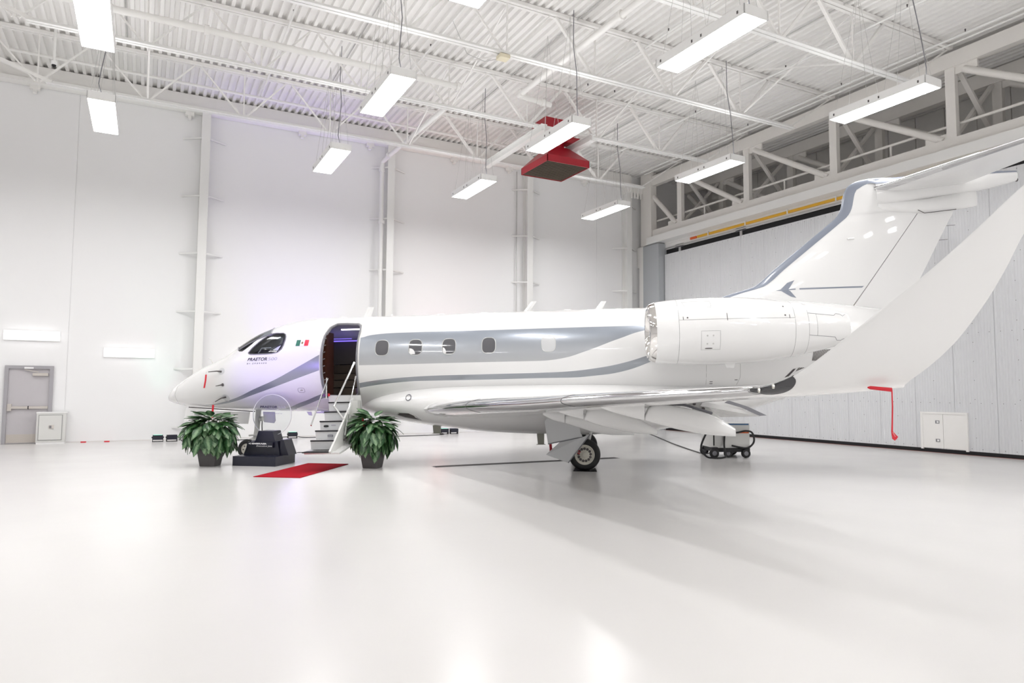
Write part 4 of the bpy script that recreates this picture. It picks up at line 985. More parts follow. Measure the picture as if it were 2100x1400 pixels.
# engines
NR = [(1.29, .515), (1.31, .545), (1.36, .575), (1.45, .60), (1.83, .640), (2.45, .662), (3.0, .65), (3.4, .625), (3.95, .55), (4.2, .50), (4.73, .385), (5.06, .29)]
def nac_r(u): return interp(NR, u, 1)
def nac_skin(u, w_, off=0.003):
    r = nac_r(u); d = w_ - 2.75; return (u, -(1.78 + math.sqrt(max(r * r - d * d, 0.0001)) + off), w_)
for side in (1, -1):
    cen = (0, -side * 1.78, 2.75)
    prof = [(1.42 + k * (5.06 - 1.42) / 48, nac_r(1.42 + k * (5.06 - 1.42) / 48)) for k in range(49)] + [(5.06, 0.275), (4.7, 0.24)]
    eng = MB().lathe(prof, 64, 'x', cen).build('engine_nacelle', paint_m, plane, smooth=True, ang=50)
    lip = [(1.42, nac_r(1.42) + 0.001), (1.36, .576), (1.31, .548), (1.29, .525), (1.285, .505), (1.295, .487), (1.34, .47), (1.45, .458), (1.6, .455), (1.75, .46)]
    MB().lathe(lip, 64, 'x', cen).build('inlet_lip', brownchrome_m, eng, smooth=True, ang=180)
    MB().lathe([(1.72, 0.46), (1.72, 0.1)], 40, 'x', cen).build('fan_disc', hyd_m, eng)
    MB().lathe([(1.72, 0.13), (1.6, 0.09), (1.5, 0.0)], 24, 'x', cen).build('spinner', alu_m, eng, smooth=True)
    fb = MB()
    for k in range(24):
        a = 2 * PI * k / 24; c, s = math.cos(a), math.sin(a); c2, s2 = math.cos(a + 0.16), math.sin(a + 0.16)
        fb.add([(1.64, cen[1] + 0.1 * c, 2.75 + 0.1 * s), (1.64, cen[1] + 0.45 * c, 2.75 + 0.45 * s), (1.71, cen[1] + 0.45 * c2, 2.75 + 0.45 * s2), (1.71, cen[1] + 0.1 * c2, 2.75 + 0.1 * s2)], [(0, 1, 2, 3)])
    tag(fb.build('fan_blade', alu_m, eng), kind='stuff')
    MB().lathe([(4.95, 0.0), (4.95, 0.27)], 32, 'x', cen).build('exhaust', hyd_m, eng)
    py = MB(); R = []
    for v in (0.7, 1.3):
        R.append([(2.0 + x * 2.6, -side * v, 2.80 + t * 2.6) for x, t in af_pts(0, 1, 0.07, 10)])
    py.loft(R); py.build('engine_pylon', paint_m, plane, smooth=True)
nacobj = [o for o in plane.children if o.name.startswith('engine_nacelle')][0]
def nac_line(pts, r=0.0028, name='panel_line', m=line_m, sub=6, closed=False): return skin_tube(name, pts, r, m, nacobj, off=0.0005, closed=closed, fn=nac_skin, sub=sub)
def ring_line(u):
    r = nac_r(u); return nac_line([(u, 2.75 + r * 0.985 * math.sin(a * PI / 24)) for a in range(-12, 13)], sub=1)
for u in (1.83, 3.98, 4.24): ring_line(u)
nac_line([(1.83, 2.93), (3.98, 2.93)], sub=20)
nac_line([(4.24, 3.02), (4.75, 2.97), (4.80, 3.01), (4.88, 3.0), (4.93, 2.96), (5.0, 3.0)], 0.0045, m=seal_m); nac_line([(4.24, 2.60), (4.75, 2.56), (4.80, 2.50), (4.88, 2.50), (4.93, 2.53), (5.0, 2.51)], 0.0045, m=seal_m)
nac_line([(4.4, 3.0), (4.4, 2.59)])
nac_line([(2.23, 2.71), (2.58, 2.71), (2.58, 2.36), (2.23, 2.36)], 0.0022, closed=True); nac_line([(1.92, 3.30), (2.45, 3.30), (2.45, 3.17), (1.98, 3.17)], 0.0022, closed=True)
for (u, z) in ((2.34, 2.62), (2.45, 2.62), (2.34, 2.47), (2.45, 2.47), (3.8, 3.16), (3.8, 2.98), (1.99, 2.97)):
    skin_patch('fastener', rrect(u, z, 0.016, 0.016, 2, 10), hyd_m if u > 3 or u < 2 else alu_m, nacobj, off=0.003, rings=1, fn=nac_skin)
for (u, z0, z1) in ((1.91, 2.93, 2.99), (2.72, 2.90, 3.04), (3.88, 2.92, 2.99)): nac_line([(u, z0), (u, z1)], 0.006, m=hyd_m)
skin_patch('drain_grille', rrect(2.37, 2.385, 0.07, 0.01, 4, 12), hyd_m, nacobj, fn=nac_skin, rings=1)
mb = MB(); mb.prism([(2.75, 2.12), (2.78, 2.03), (2.92, 2.02), (2.95, 2.12)], -1.86, -1.84, 'y'); mb.build('drain_mast', paint_m, nacobj)
# grilles on the rear fuselage
for (poly, n) in (([(4.74, 2.17), (4.98, 2.16), (5.18, 2.40), (4.76, 2.39)], 11), ([(4.20, 1.83), (4.30, 1.86), (4.42, 2.01), (4.36, 2.00)], 4), ([(4.42, 1.95), (4.52, 2.0), (4.62, 2.03), (4.46, 2.03)], 3)):
    o = skin_patch('vent_grille', poly, alu_m, plane, off=0.004, rings=2)
    for k in range(n):
        t = (k + 0.7) / (n + 0.4)
        p = [poly[0][0] + (poly[1][0] - poly[0][0]) * t, poly[0][1] + (poly[1][1] - poly[0][1]) * t]; q = [poly[3][0] + (poly[2][0] - poly[3][0]) * t, poly[3][1] + (poly[2][1] - poly[3][1]) * t]
        skin_tube('grille_slot', [tuple(p), tuple(q)], 0.006, hyd_m, o, off=0.007, closed=False, sub=3)
skin_tube('panel_outline', [(2.55, 2.2), (2.56, 1.6)], 0.003, line_m, plane, closed=False); skin_tube('panel_outline', [(3.25, 2.2), (3.26, 1.85), (3.2, 1.7)], 0.003, line_m, plane, closed=False)
for (u, z) in ((2.66, 1.77), (2.66, 1.73), (3.18, 1.80)): skin_patch('placard', rrect(u, z, 0.035, 0.008, 4, 8), hyd_m, plane, rings=1)

# fin
FT = [(3.2, 3.0, 6.62, .20), (3.45, 2.6, 6.95, .26), (3.60, 3.0, 7.1, .26), (3.71, 3.33, 7.2, .26), (3.84, 3.80, 7.27, .26), (4.2, 4.25, 7.47, .25), (4.7, 4.87, 7.73, .24), (5.2, 5.49, 8.0, .22), (5.34, 5.65, 8.08, .21), (5.5, 5.74, 8.12, .20), (5.83, 5.82, 7.6, .18), (5.99, 5.90, 7.2, .16), (6.10, 6.06, 7.0, .12), (6.16, 6.30, 6.9, .08), (6.175, 6.5, 6.85, .04)]
def fin_ring(z, x0=0, x1=1, n=12, infl=0.0):
    ule, ute, th = [interp(FT, z, k) for k in (1, 2, 3)]; c = ute - ule; out = []
    for x, t in af_pts(x0, x1, th / c, n):
        out.append((ule + x * c - (infl if x < 0.02 else 0), t * c + (infl if t >= 0 else -infl), z))
    return out
zs = [3.2, 3.45, 3.55, 3.6, 3.66, 3.71, 3.77, 3.84] + [3.9 + 0.1 * k for k in range(14)] + [5.3, 5.36, 5.42, 5.5, 5.58, 5.66, 5.75, 5.83, 5.91, 5.99, 6.05, 6.10, 6.13, 6.16, 6.175]
def hinge(z):
    ule, ute = interp(FT, z, 1), interp(FT, z, 2); return min(0.985, max(0.3, (5.83 + 0.725 * (z - 3.3) - ule) / (ute - ule)))
mb = MB(); mb.loft([fin_ring(z, 0, hinge(z) if z < 5.42 else 1) for z in zs]); mb.build('fin', paint_m, plane, smooth=True, ang=50)
mb = MB(); zr = [3.28 + 0.1 * k for k in range(22)]; 
mb.loft([fin_ring(z, hinge(z) + 0.006, 1) for z in zr]); rud = mb.build('rudder', paint_m, plane, smooth=True, ang=50)
mb = MB(); rr = []
for z in zs[2:]:
    ule, ute, th = [interp(FT, z, k) for k in (1, 2, 3)]; c = ute - ule
    wd = 0.21 if z < 5.9 else 0.21 + 1.0 * (z - 5.9)
    rr.append(fin_ring(z, 0, min(0.5, wd / c), n=10, infl=0.004))
mb.loft(rr, caps=False, closed=False); mb.build('fin_leading_edge', stripe_m, plane, smooth=True, ang=180)
def fin_skin(u, z, off=0.004):
    ule, ute, th = [interp(FT, z, k) for k in (1, 2, 3)]; c = ute - ule; x = min(max((u - ule) / c, 0.0), 1); tc = th / c
    t = 5 * tc * (0.2969 * math.sqrt(x) - 0.126 * x - 0.3516 * x * x + 0.2843 * x ** 3 - 0.1036 * x ** 4)
    return (u, -(t * c + off), z)
arrow = [(4.25, 3.735), (4.33, 3.74), (4.50, 3.92), (4.655, 3.955), (4.56, 3.775), (4.56, 3.745), (4.70, 3.56), (4.60, 3.59), (4.38, 3.725)]
mb = MB()
for tri in (((4.25, 3.735), (4.36, 3.755), (4.36, 3.725)), ((4.34, 3.745), (4.50, 3.90), (4.50, 3.745)), ((4.50, 3.90), (4.655, 3.955), (4.53, 3.77)), ((4.50, 3.90), (4.53, 3.77), (4.50, 3.745)),
            ((4.34, 3.740), (4.50, 3.745), (4.56, 3.60)), ((4.50, 3.745), (4.555, 3.72), (4.68, 3.565)), ((4.50, 3.745), (4.68, 3.565), (4.56, 3.60)), ((4.50, 3.76), (4.67, 3.77), (4.67, 3.745)), ((4.50, 3.76), (4.67, 3.745), (4.50, 3.735))):
    mb.add([fin_skin(*p) for p in tri], [(0, 1, 2)])
mb.build('emblem', stripe_m, plane)
mb = MB(); N = 12
mb.add([fin_skin(4.75 + (6.08 - 4.75) * k / N, 3.745 + 0.01 * k / N) for k in range(N + 1)] + [fin_skin(4.75 + (6.12 - 4.75) * k / N, 3.775 + 0.012 * k / N) for k in range(N + 1)], [(k, k + 1, N + 2 + k, N + 1 + k) for k in range(N)])
mb.build('emblem_line', stripe_m, plane)
MB().tube([fin_skin(5.78, 3.31, 0.002), fin_skin(5.90, 3.25, 0.002), fin_skin(6.4, 3.22, 0.002), fin_skin(6.9, 3.21, 0.002)], 0.012, 6).build('rudder_gap', hyd_m, plane)
# bullet fairing
BA = [(6.47, 6.13, 5.54, .115, 5.85), (6.7, 6.155, 5.57, .14, 5.87), (7.2, 6.18, 5.625, .16, 5.91), (7.9, 6.20, 5.70, .165, 5.96), (8.57, 6.21, 5.78, .15, 6.0), (9.0, 6.21, 5.87, .13, 6.04), (9.39, 6.20, 5.965, .10, 6.08)]
mb = MB(); mb.loft([super_ring(6.47 + 2.92 * k / 30, *[interp(BA, 6.47 + 2.92 * k / 30, j) for j in (1, 2, 3, 4)], n=32, e=2.2) for k in range(31)]); bul = mb.build('tail_bullet', paint_m, plane, smooth=True, ang=60)
mb = MB(); rr = []
for k in range(31):
    u = 6.05 + (9.39 - 6.05) * k / 30; top = interp(BA, u, 1) if u > 6.47 else interp([(6.05, 6.08), (6.2, 6.13), (6.35, 6.155), (6.47, 6.15)], u, 1)
    hw = interp(BA, u, 3) if u > 6.47 else 0.03 + 0.09 * (u - 6.05) / 0.42
    r = super_ring(u, top + 0.004, 5.5, hw * 1.02 + 0.002, top - 0.28 if u <= 6.47 else interp(BA, u, 4), n=32, e=2.5 if u <= 6.47 else 2.2); rr.append([p for p in r[3:14]])
mb.loft(rr, caps=False, closed=False); mb.build('bullet_cap', stripe_m, plane, smooth=True, ang=180)
BL = [(6.49, 5.62, 5.50, .118, 5.56), (6.6, 5.62, 5.40, .13, 5.52), (7.43, 5.66, 5.33, .13, 5.50), (8.0, 5.74, 5.385, .11, 5.56), (8.5, 5.80, 5.45, .07, 5.62), (8.57, 5.80, 5.47, .04, 5.63)]
mb = MB(); mb.loft([super_ring(6.49 + 2.08 * k / 24, *[interp(BL, 6.49 + 2.08 * k / 24, j) for j in (1, 2, 3, 4)], n=28, e=2.6) for k in range(25)]); mb.build('fin_top_fairing', paint_m, plane, smooth=True, ang=60)
MB().tube([(7.30, -0.135, 5.40), (7.43, -0.135, 5.325), (8.1, -0.1, 5.39)], 0.008, 6).build('fairing_gap_shadow', hyd_m, plane)  # dark tube drawn as the gap shadow between fairing and rudder top
MB().tube([(9.38, -0.02, 6.0), (9.42, -0.02, 6.0)], 0.04, 8).build('tail_light', hyd_m, plane); MB().tube([(9.40, -0.02, 6.12), (9.44, -0.02, 6.12)], 0.025, 8).build('tail_light', alu_m, plane)
for z, u0 in ((5.06, 7.93), (4.75, 7.76)): MB().tube([(u0, 0, z), (u0 + 0.18, 0, z + 0.01)], 0.005, 4).build('static_wick', hyd_m, plane)
MB().tube([(5.95, -0.12, 4.83), (5.80, -0.14, 4.82)], 0.02, 6).build('fin_probe', paint_m, plane)
# horizontal stabilizer
for side in (1, -1):
    def st_ring(s, x0=0, x1=1, n=10, infl=0.0):
        v = 0.1 + 3.5 * s; ule = 6.43 + 0.655 * (v - 0.1); ute = 8.25 + 0.36 * (v - 0.1); c = ute - ule; z = 5.925 + 0.05 * v
        if s > 0.97: ule += 0.15; c -= 0.2
        return [(ule + x * c - (infl if x < 0.02 else 0), -side * v, z + t * c + (infl if t >= 0 else -infl)) for x, t in af_pts(x0, x1, 0.10, n)]
    ss = [k / 20 for k in range(21)]
    mb = MB(); mb.loft([st_ring(s) for s in ss]); mb.build('stabilizer', paint_m, plane, smooth=True, ang=60)
    mb = MB(); mb.loft([st_ring(s, 0, 0.11, infl=0.003) for s in ss[:-1]], caps=False, closed=False); mb.build('stabilizer_leading_edge', polish_m, plane, smooth=True, ang=180)

# landing gear
def wheel(name, cu, cv, cz, r, wd, rimr, holes, parent, side=1):
    # axis along y
    y0 = -cv
    prof = []
    for k in range(17):
        a = -PI / 2 + PI * k / 16
        prof.append((y0 + math.sin(a) * wd / 2, rimr * 1.12 + (r - rimr * 1.12) * abs(math.cos(a)) ** 0.45))
    prof = [(y0 - wd / 2 + 0.015, rimr * 0.98)] + prof + [(y0 + wd / 2 - 0.015, rimr * 0.98)]
    t = MB().lathe([(p[0], p[1]) for p in prof], 48, 'y', (cu, 0, cz)).build('tire', tire_m, parent, smooth=True, ang=40)
    yo = y0 - side * (wd / 2 - 0.02)
    rim = [(yo - side * 0.012, rimr * 1.02), (yo - side * 0.018, rimr * 0.97), (yo - side * 0.004, rimr * 0.86), (yo - side * 0.0, rimr * 0.80), (yo - side * 0.010, rimr * 0.40), (yo - side * 0.020, rimr * 0.30), (yo - side * 0.022, 0.0)]
    ro = MB().lathe(rim, 40, 'y', (cu, 0, cz)).build('rim', rim_m, parent, smooth=True, ang=25)
    if holes:
        hm = MB()
        for k in range(holes):
            a = 2 * PI * k / holes + 0.1; q = rimr * 0.62
            hm.lathe([(yo - side * 0.009, 0.0), (yo - side * 0.009, rimr * 0.14), (yo + side * 0.002, rimr * 0.14)], 10, 'y', (cu + q * math.cos(a), 0, cz + q * math.sin(a)))
        hm.build('rim_hole', hyd_m, parent)
    hb = MB().lathe([(yo - side * 0.021, rimr * 0.26), (yo - side * 0.028, rimr * 0.20), (yo - side * 0.028, 0.0)], 20, 'y', (cu, 0, cz)).build('hub_cap', rim_m, parent)
    return t
for side in (1, -1):
    g = MB(); g.tube([(-0.25, -side * 1.12, 1.25), (-0.18, -side * 1.14, 0.75), (-0.05, -side * 1.14, 0.45)], [0.07, 0.06, 0.05], 12); g.tube([(-0.3, -side * 1.14, 0.55), (0.0, -side * 1.14, 0.31)], 0.055, 10); g.tube([(0, -side * 1.08, 0.31), (0, -side * 1.34, 0.31)], 0.04, 10)
    g.tube([(0.22, -side * 1.10, 1.1), (0.10, -side * 1.12, 0.6), (0.0, -side * 1.14, 0.36)], 0.03, 8)
    mg = g.build('main_landing_gear', gear_m, plane, smooth=True)
    wheel('wheel', 0.0, side * 1.25, 0.325, 0.325, 0.20, 0.20, 13, mg, side)
    if side == 1:
        MB().prism([(-0.79, 1.02), (-0.74, 1.08), (-0.4, 1.06), (-0.10, 0.98), (-0.07, 0.78), (-0.03, 0.70), (-0.73, 0.57)], -1.58, -1.555, 'y').build('gear_door', paintg_m, mg)
        MB().bar((-0.73, -1.585, 0.57), (-0.03, -1.585, 0.70), 0.012, 0.022).build('door_seal', seal_m, mg)
        d = MB(); d.add([V_(-0.78, 1.50, 0.35), V_(-0.50, 1.62, 0.60), V_(-0.04, 1.66, 0.70), (0.12, -1.62, 0.76), V_(-0.33, 1.66, 0.20), V_(-0.78, 1.47, 0.35), V_(-0.50, 1.59, 0.60), V_(-0.04, 1.63, 0.70), (0.12, -1.59, 0.76), V_(-0.33, 1.63, 0.20)],
                        [(0, 1, 2), (0, 2, 4), (2, 3, 4), (5, 7, 6), (5, 9, 7), (7, 9, 8), (0, 1, 6, 5), (1, 2, 7, 6), (2, 3, 8, 7), (3, 4, 9, 8), (4, 0, 5, 9)])
        d.build('gear_door', paintg_m, mg)
        MB().bar((0.12, -1.625, 0.76), (-0.33, -1.665, 0.20), 0.012, 0.02).build('door_seal', seal_m, mg)
        for k, aa in enumerate((2.6, 2.95)):
            MB().bar((0.10 * math.cos(aa), -1.375, 0.325 + 0.10 * math.sin(aa)), (0.145 * math.cos(aa), -1.375, 0.325 + 0.145 * math.sin(aa) + 0.02), 0.01, 0.014).build('red_mark', redtag_m, mg)
# nose gear
g = MB(); g.tube([(-7.56, 0, 1.35), (-7.60, 0, 0.85), (-7.62, 0, 0.62)], [0.065, 0.06, 0.075], 14); g.tube([(-7.62, 0, 0.66), (-7.64, 0, 0.52)], 0.10, 14); g.tube([(-7.64, 0, 0.52), (-7.74, 0, 0.42)], 0.05, 10); g.tube([(-7.76, -0.2, 0.42), (-7.76, 0.2, 0.42)], 0.035, 10)
ng = g.build('nose_landing_gear', gear_m, plane, smooth=True)
NW = -7.76; NZ = 0.225 + 7.76 * BE
for side in (1, -1): wheel('wheel', NW, side * 0.13, NZ + 0.005, 0.225, 0.13, 0.125, 6, ng, side)
g = MB(); g.tube([(-7.46, -0.02, 1.15), (-7.46, -0.04, 0.95), (-7.45, -0.04, 0.72)], 0.012, 6); g.tube([(-7.5, -0.06, 0.75), (-7.42, -0.08, 0.66), (-7.38, -0.05, 0.6)], 0.02, 6); g.tube([(-7.6, -0.08, 0.62), (-7.35, -0.02, 0.70), (-7.32, 0, 0.80)], 0.014, 6)
g.build('hydraulic_line', hyd_m, ng, smooth=True)
MB().lathe([(-7.44, 0.0), (-7.44, 0.06), (-7.52, 0.05)], 16, 'x', (0, -0.05, 1.1)).build('taxi_light', alu_m, ng)
for (a, b) in (((-7.78, 0.62), (-7.5, 0.56)), ((-7.75, 0.72), (-7.45, 0.70))):
    MB().tube([(a[0], -0.08, a[1]), ((a[0] + b[0]) / 2, -0.11, (a[1] + b[1]) / 2 + 0.02), (b[0], -0.06, b[1])], 0.022, 8).build('steering_link', gear_m, ng)
MB().prism([(-9.16, 1.40), (-9.22, 1.05), (-8.42, 1.01), (-7.66, 1.0), (-7.62, 1.27), (-8.4, 1.30)], -0.32, -0.305, 'y').build('nose_gear_door', paint_m, plane)
MB().prism([(-7.36, 1.27), (-7.34, 1.03), (-7.10, 1.0), (-7.06, 1.06), (-7.08, 1.26)], -0.20, -0.18, 'y').build('nose_gear_door', paintg_m, plane)
MB().bar((-9.1, -0.31, 1.40), (-7.5, -0.31, 1.278), 0.02, 0.022).build('gear_bay_gap', hyd_m, plane)
MB().prism([(-5.95, 1.28), (-5.6, 1.02), (-5.5, 1.25)], -0.35, -0.33, 'y').build('belly_door', paintg_m, plane)
MB().prism([(-6.35, 1.25), (-6.30, 1.17), (-6.22, 1.16), (-6.24, 1.25)], -0.12, -0.10, 'y').build('belly_antenna', paint_m, plane)
MB().prism([(-6.1, 1.25), (-6.1, 1.215), (-5.6, 1.21), (-5.6, 1.25)], -0.2, -0.1, 'y').build('belly_antenna', paint_m, plane)

ld = bpy.data.lights.new('event_spot', 'SPOT'); ld.energy = 2600; ld.color = (0.35, 0.2, 1.0); ld.spot_size = math.radians(15); ld.spot_blend = 1.0; ld.shadow_soft_size = 0.12
lo = bpy.data.objects.new('event_spot', ld); C.objects.link(lo); lo.location = (-5.2, 7.5, 1.5)
lo.rotation_euler = (W3(-6.65, 1.0, 2.0) - Vector((-5.2, 7.5, 1.5))).to_track_quat('-Z', 'Y').to_euler()
# things hung on the aircraft: red streamers
def streamer(name, pts, wd, lab, m=redtag_m, nrm=None, parent=None):
    P = [W3(*p) for p in pts]; o0 = P[0].copy(); L = Vector((0.885, -0.466, 0))
    mb = MB(); R = []
    for i, p in enumerate(P):
        w_ = wd[i] if isinstance(wd, list) else wd; n = Vector((-0.466, -0.885, 0)) * 0.004
        q = p - o0; R.append([q - L * w_ / 2 - n, q + L * w_ / 2 - n, q + L * w_ / 2 + n, q - L * w_ / 2 + n])
    mb.loft(R); t = empty(name, o0, label=lab, cat='streamer', group='red remove before flight streamers')
    mb.build('ribbon', m, t); return t
p0 = on_skin(-8.36, 2.14, 0.14)
t = streamer('warning_streamer', [(-8.37, -p0[1], 2.13), (-8.37, -p0[1] + 0.02, 2.0), (-8.40, -p0[1] + 0.02, 1.83)], 0.035, 'red streamer hanging from the upper probe on the aircraft nose')
MB().tube([(0, 0, 0.06), (0, 0, 0)], 0.004, 4).build('cord', alu_m, t)
p1 = on_skin(-8.27, 1.5, 0.12)
t = streamer('warning_streamer', [(-8.30, -p1[1], 1.45), (-8.30, -p1[1] + 0.02, 1.3), (-8.31, -p1[1] + 0.02, 1.16)], 0.045, 'red streamer hanging from the lower probe above the left plant')
MB().tube([(0, 0, 0.07), (0, 0, 0)], 0.004, 4).build('cord', alu_m, t)
t = streamer('warning_streamer', [(2.703, 9.2, 1.60), (2.700, 9.2, 1.45), (2.690, 9.2, 1.30), (2.685, 9.2, 1.235), (2.70, 9.2, 1.20), (2.705, 9.2, 1.165)], [0.008, 0.009, 0.010, 0.012, 0.04, 0.035], 'long red streamer hanging from the red cover on the winglet')
mb = MB(); o0 = W3(2.703, 9.2, 1.60)
mb.tube([W3(2.497, 9.2, 1.627) - o0, W3(2.52, 9.2, 1.625) - o0, W3(2.70, 9.2, 1.603) - o0], [0.006, 0.016, 0.019], 10); mb.build('cover_tube', redtag_m, t, smooth=True)
mb = MB(); A_, B_, C_, D_ = [W3(*p) - o0 for p in ((2.68, 9.2, 1.245), (2.735, 9.2, 1.185), (2.705, 9.2, 1.152), (2.682, 9.2, 1.17))]
mb.add([A_, B_, C_, D_], [(0, 1, 2, 3)]); mb.build('ribbon_end', redtag_m, t)
Lr = Vector((0.885, -0.466, 0.0))
def ribmap(x, y): # text runs along ribbon end
    return W3(2.684, 9.2, 1.228) - o0 + Lr * (y + x * 0.45) * 1.0 + Vector((-0.466, -0.885, 0)) * 0.006 + Vector((0, 0, -x * 0.9))
lettering('FLIGHT', 'lettering', 0.014, letterw_m, t, ribmap)
t = streamer('warning_streamer', [(-0.70, 1.2, 0.56), (-0.69, 1.2, 0.45), (-0.69, 1.2, 0.37)], 0.055, 'dark red streamer behind the main landing gear door', red_m)
t = streamer('warning_streamer', [(-4.66, 1.35, 1.16), (-4.62, 1.36, 1.10), (-4.65, 1.38, 1.02), (-4.60, 1.38, 0.96)], [0.01, 0.045, 0.02, 0.04], 'red streamer by the airstair above the right plant')

# chock under the left main wheel
t = empty('wheel_chock', W3(0, 1.25, 0).to_tuple()[:2] + (0,), TH, label='black chock plate under the main landing gear wheel', cat='chock')
mb = MB(); mb.prism([(-0.24, 0), (0.24, 0), (0.21, 0.05), (0.10, 0.003), (-0.10, 0.003), (-0.21, 0.05)], -0.20, 0.10, 'y'); mb.build('plate', black_m, t)
t = empty('wheel_chock', W3(NW, 0, 0).to_tuple()[:2] + (0,), TH, label='thin grey plate under the nose wheel beside the display stand', cat='chock')
mb = MB(); mb.prism([(-0.30, 0), (0.25, 0), (0.22, 0.015), (-0.16, 0.02)], -0.22, 0.22, 'y'); mb.build('plate', alu_m, t)

# ------------------------------------------------------------------ display stand with acrylic disc
t = empty('display_stand', (2.355, 15.985, 0), math.radians(-35.7), label='dark navy display stand with a round clear plaque on top', cat='display stand')
mb = MB(); mb.box(-0.48, -0.46, 0, 0.48, 0.46, 0.20); mb.build('base', navy_m, t)
sx = lambda px: (px - 544) * 0.01135 + 0.03
def spoly(pts): return [(sx(a), b) for a, b in pts]
mb = MB(); mb.prism(spoly([(503, .2), (511, .44), (516, .50), (521, .47), (526, .50), (532, .715), (560, .715), (566, .50), (571, .50), (576, .2)]), -0.10, 0.28, 'y'); mb.build('pedestal', navy_m, t)
pl = MB().prism(spoly([(511, .37), (513, .48), (564, .48), (564, .36)]), -0.16, -0.10, 'y').build('name_plate', navy_m, t)
mb = MB(); mb.prism(spoly([(574, .2), (575, .53), (581, .53), (592, .2)]), -0.06, 0.34, 'y'); mb.build('buttress', navy_m, t)
plm = lambda x, z: Vector((x, -0.163, z))
fit_text('EMBRAER', 'lettering', sx(522), sx(551), 0.433, 0.028, letterw_m, t, plm, bold=0.002)
fit_text('Executive Jets', 'lettering', sx(531), sx(562), 0.385, 0.03, letterw_m, t, plm, shear=0.25)
mb = MB()
for tri in (((514.5, .446), (520.5, .468), (518.5, .446)), ((514.5, .446), (518.5, .446), (520.5, .424)), ((517, .449), (521.5, .449), (521.5, .443)), ((517, .449), (521.5, .443), (517, .443))): mb.add([plm(sx(a), b) for a, b in tri], [(0, 1, 2)])
mb.build('emblem', letterw_m, t)
dc = empty('disc_holder', (0, 0, 0)); bpy.data.objects.remove(dc)
DX = sx(549); DZ = 1.055; DR = 0.445
dmb = MB(); dmb.lathe([(0.10, 0), (0.10, DR), (0.125, DR), (0.125, 0)], 64, 'y', (DX, 0, DZ)); disc = dmb.build('plaque_disc', acryl_m, t, smooth=True, ang=30)
MB().lathe([(0.098, DR - 0.003), (0.098, DR + 0.003), (0.127, DR + 0.003), (0.127, DR - 0.003)], 64, 'y', (DX, 0, DZ)).build('disc_edge', acedge_m, disc, smooth=True, ang=30)
dm = lambda x, z: Vector((x, 0.095, z))
q = lambda px: DX + (px - 549) * 0.0116
fit_text('PRAETOR', 'lettering', q(525), q(559), 1.205, 0.05, letter_m, disc, dm, bold=0.002)
fit_text('500', 'lettering', q(561), q(575), 1.205, 0.05, letterg_m, disc, dm)
fit_text('SERIAL NUMBER', 'lettering', q(534), q(565), 1.155, 0.018, letterg_m, disc, dm)
fit_text('Proudly presented to', 'lettering', q(530), q(569), 1.075, 0.035, letterg_m, disc, dm, shear=0.3)

# ------------------------------------------------------------------ plants
def leaf_mesh(i, m):
    mb = MB(); L = [(0, 0.01), (0.16, 0.17), (0.42, 0.27), (0.68, 0.22), (0.88, 0.09), (1.0, 0.004)]; vs = []
    droop = [0.5, 0.8, 0.3, 0.6][i]
    for y, w_ in L:
        z = -droop * 0.35 * y * y
        vs += [(-w_, y, z + 0.0), (-w_ * 0.5, y, z - 0.012), (0, y, z - 0.03), (w_ * 0.5, y, z - 0.012), (w_, y, z)]
    fs = [(5 * r + c, 5 * r + c + 1, 5 * r + c + 6, 5 * r + c + 5) for r in range(5) for c in range(4)]
    mb.add(vs, fs); return mb.mesh('leaf', m, smooth=True, recalc=False)
leafs = [leaf_mesh(0, leaf_ms[0]), leaf_mesh(1, leaf_ms[0]), leaf_mesh(2, leaf_ms[1]), leaf_mesh(3, leaf_ms[0])]
leafb = leaf_mesh(0, leaf_ms[2])
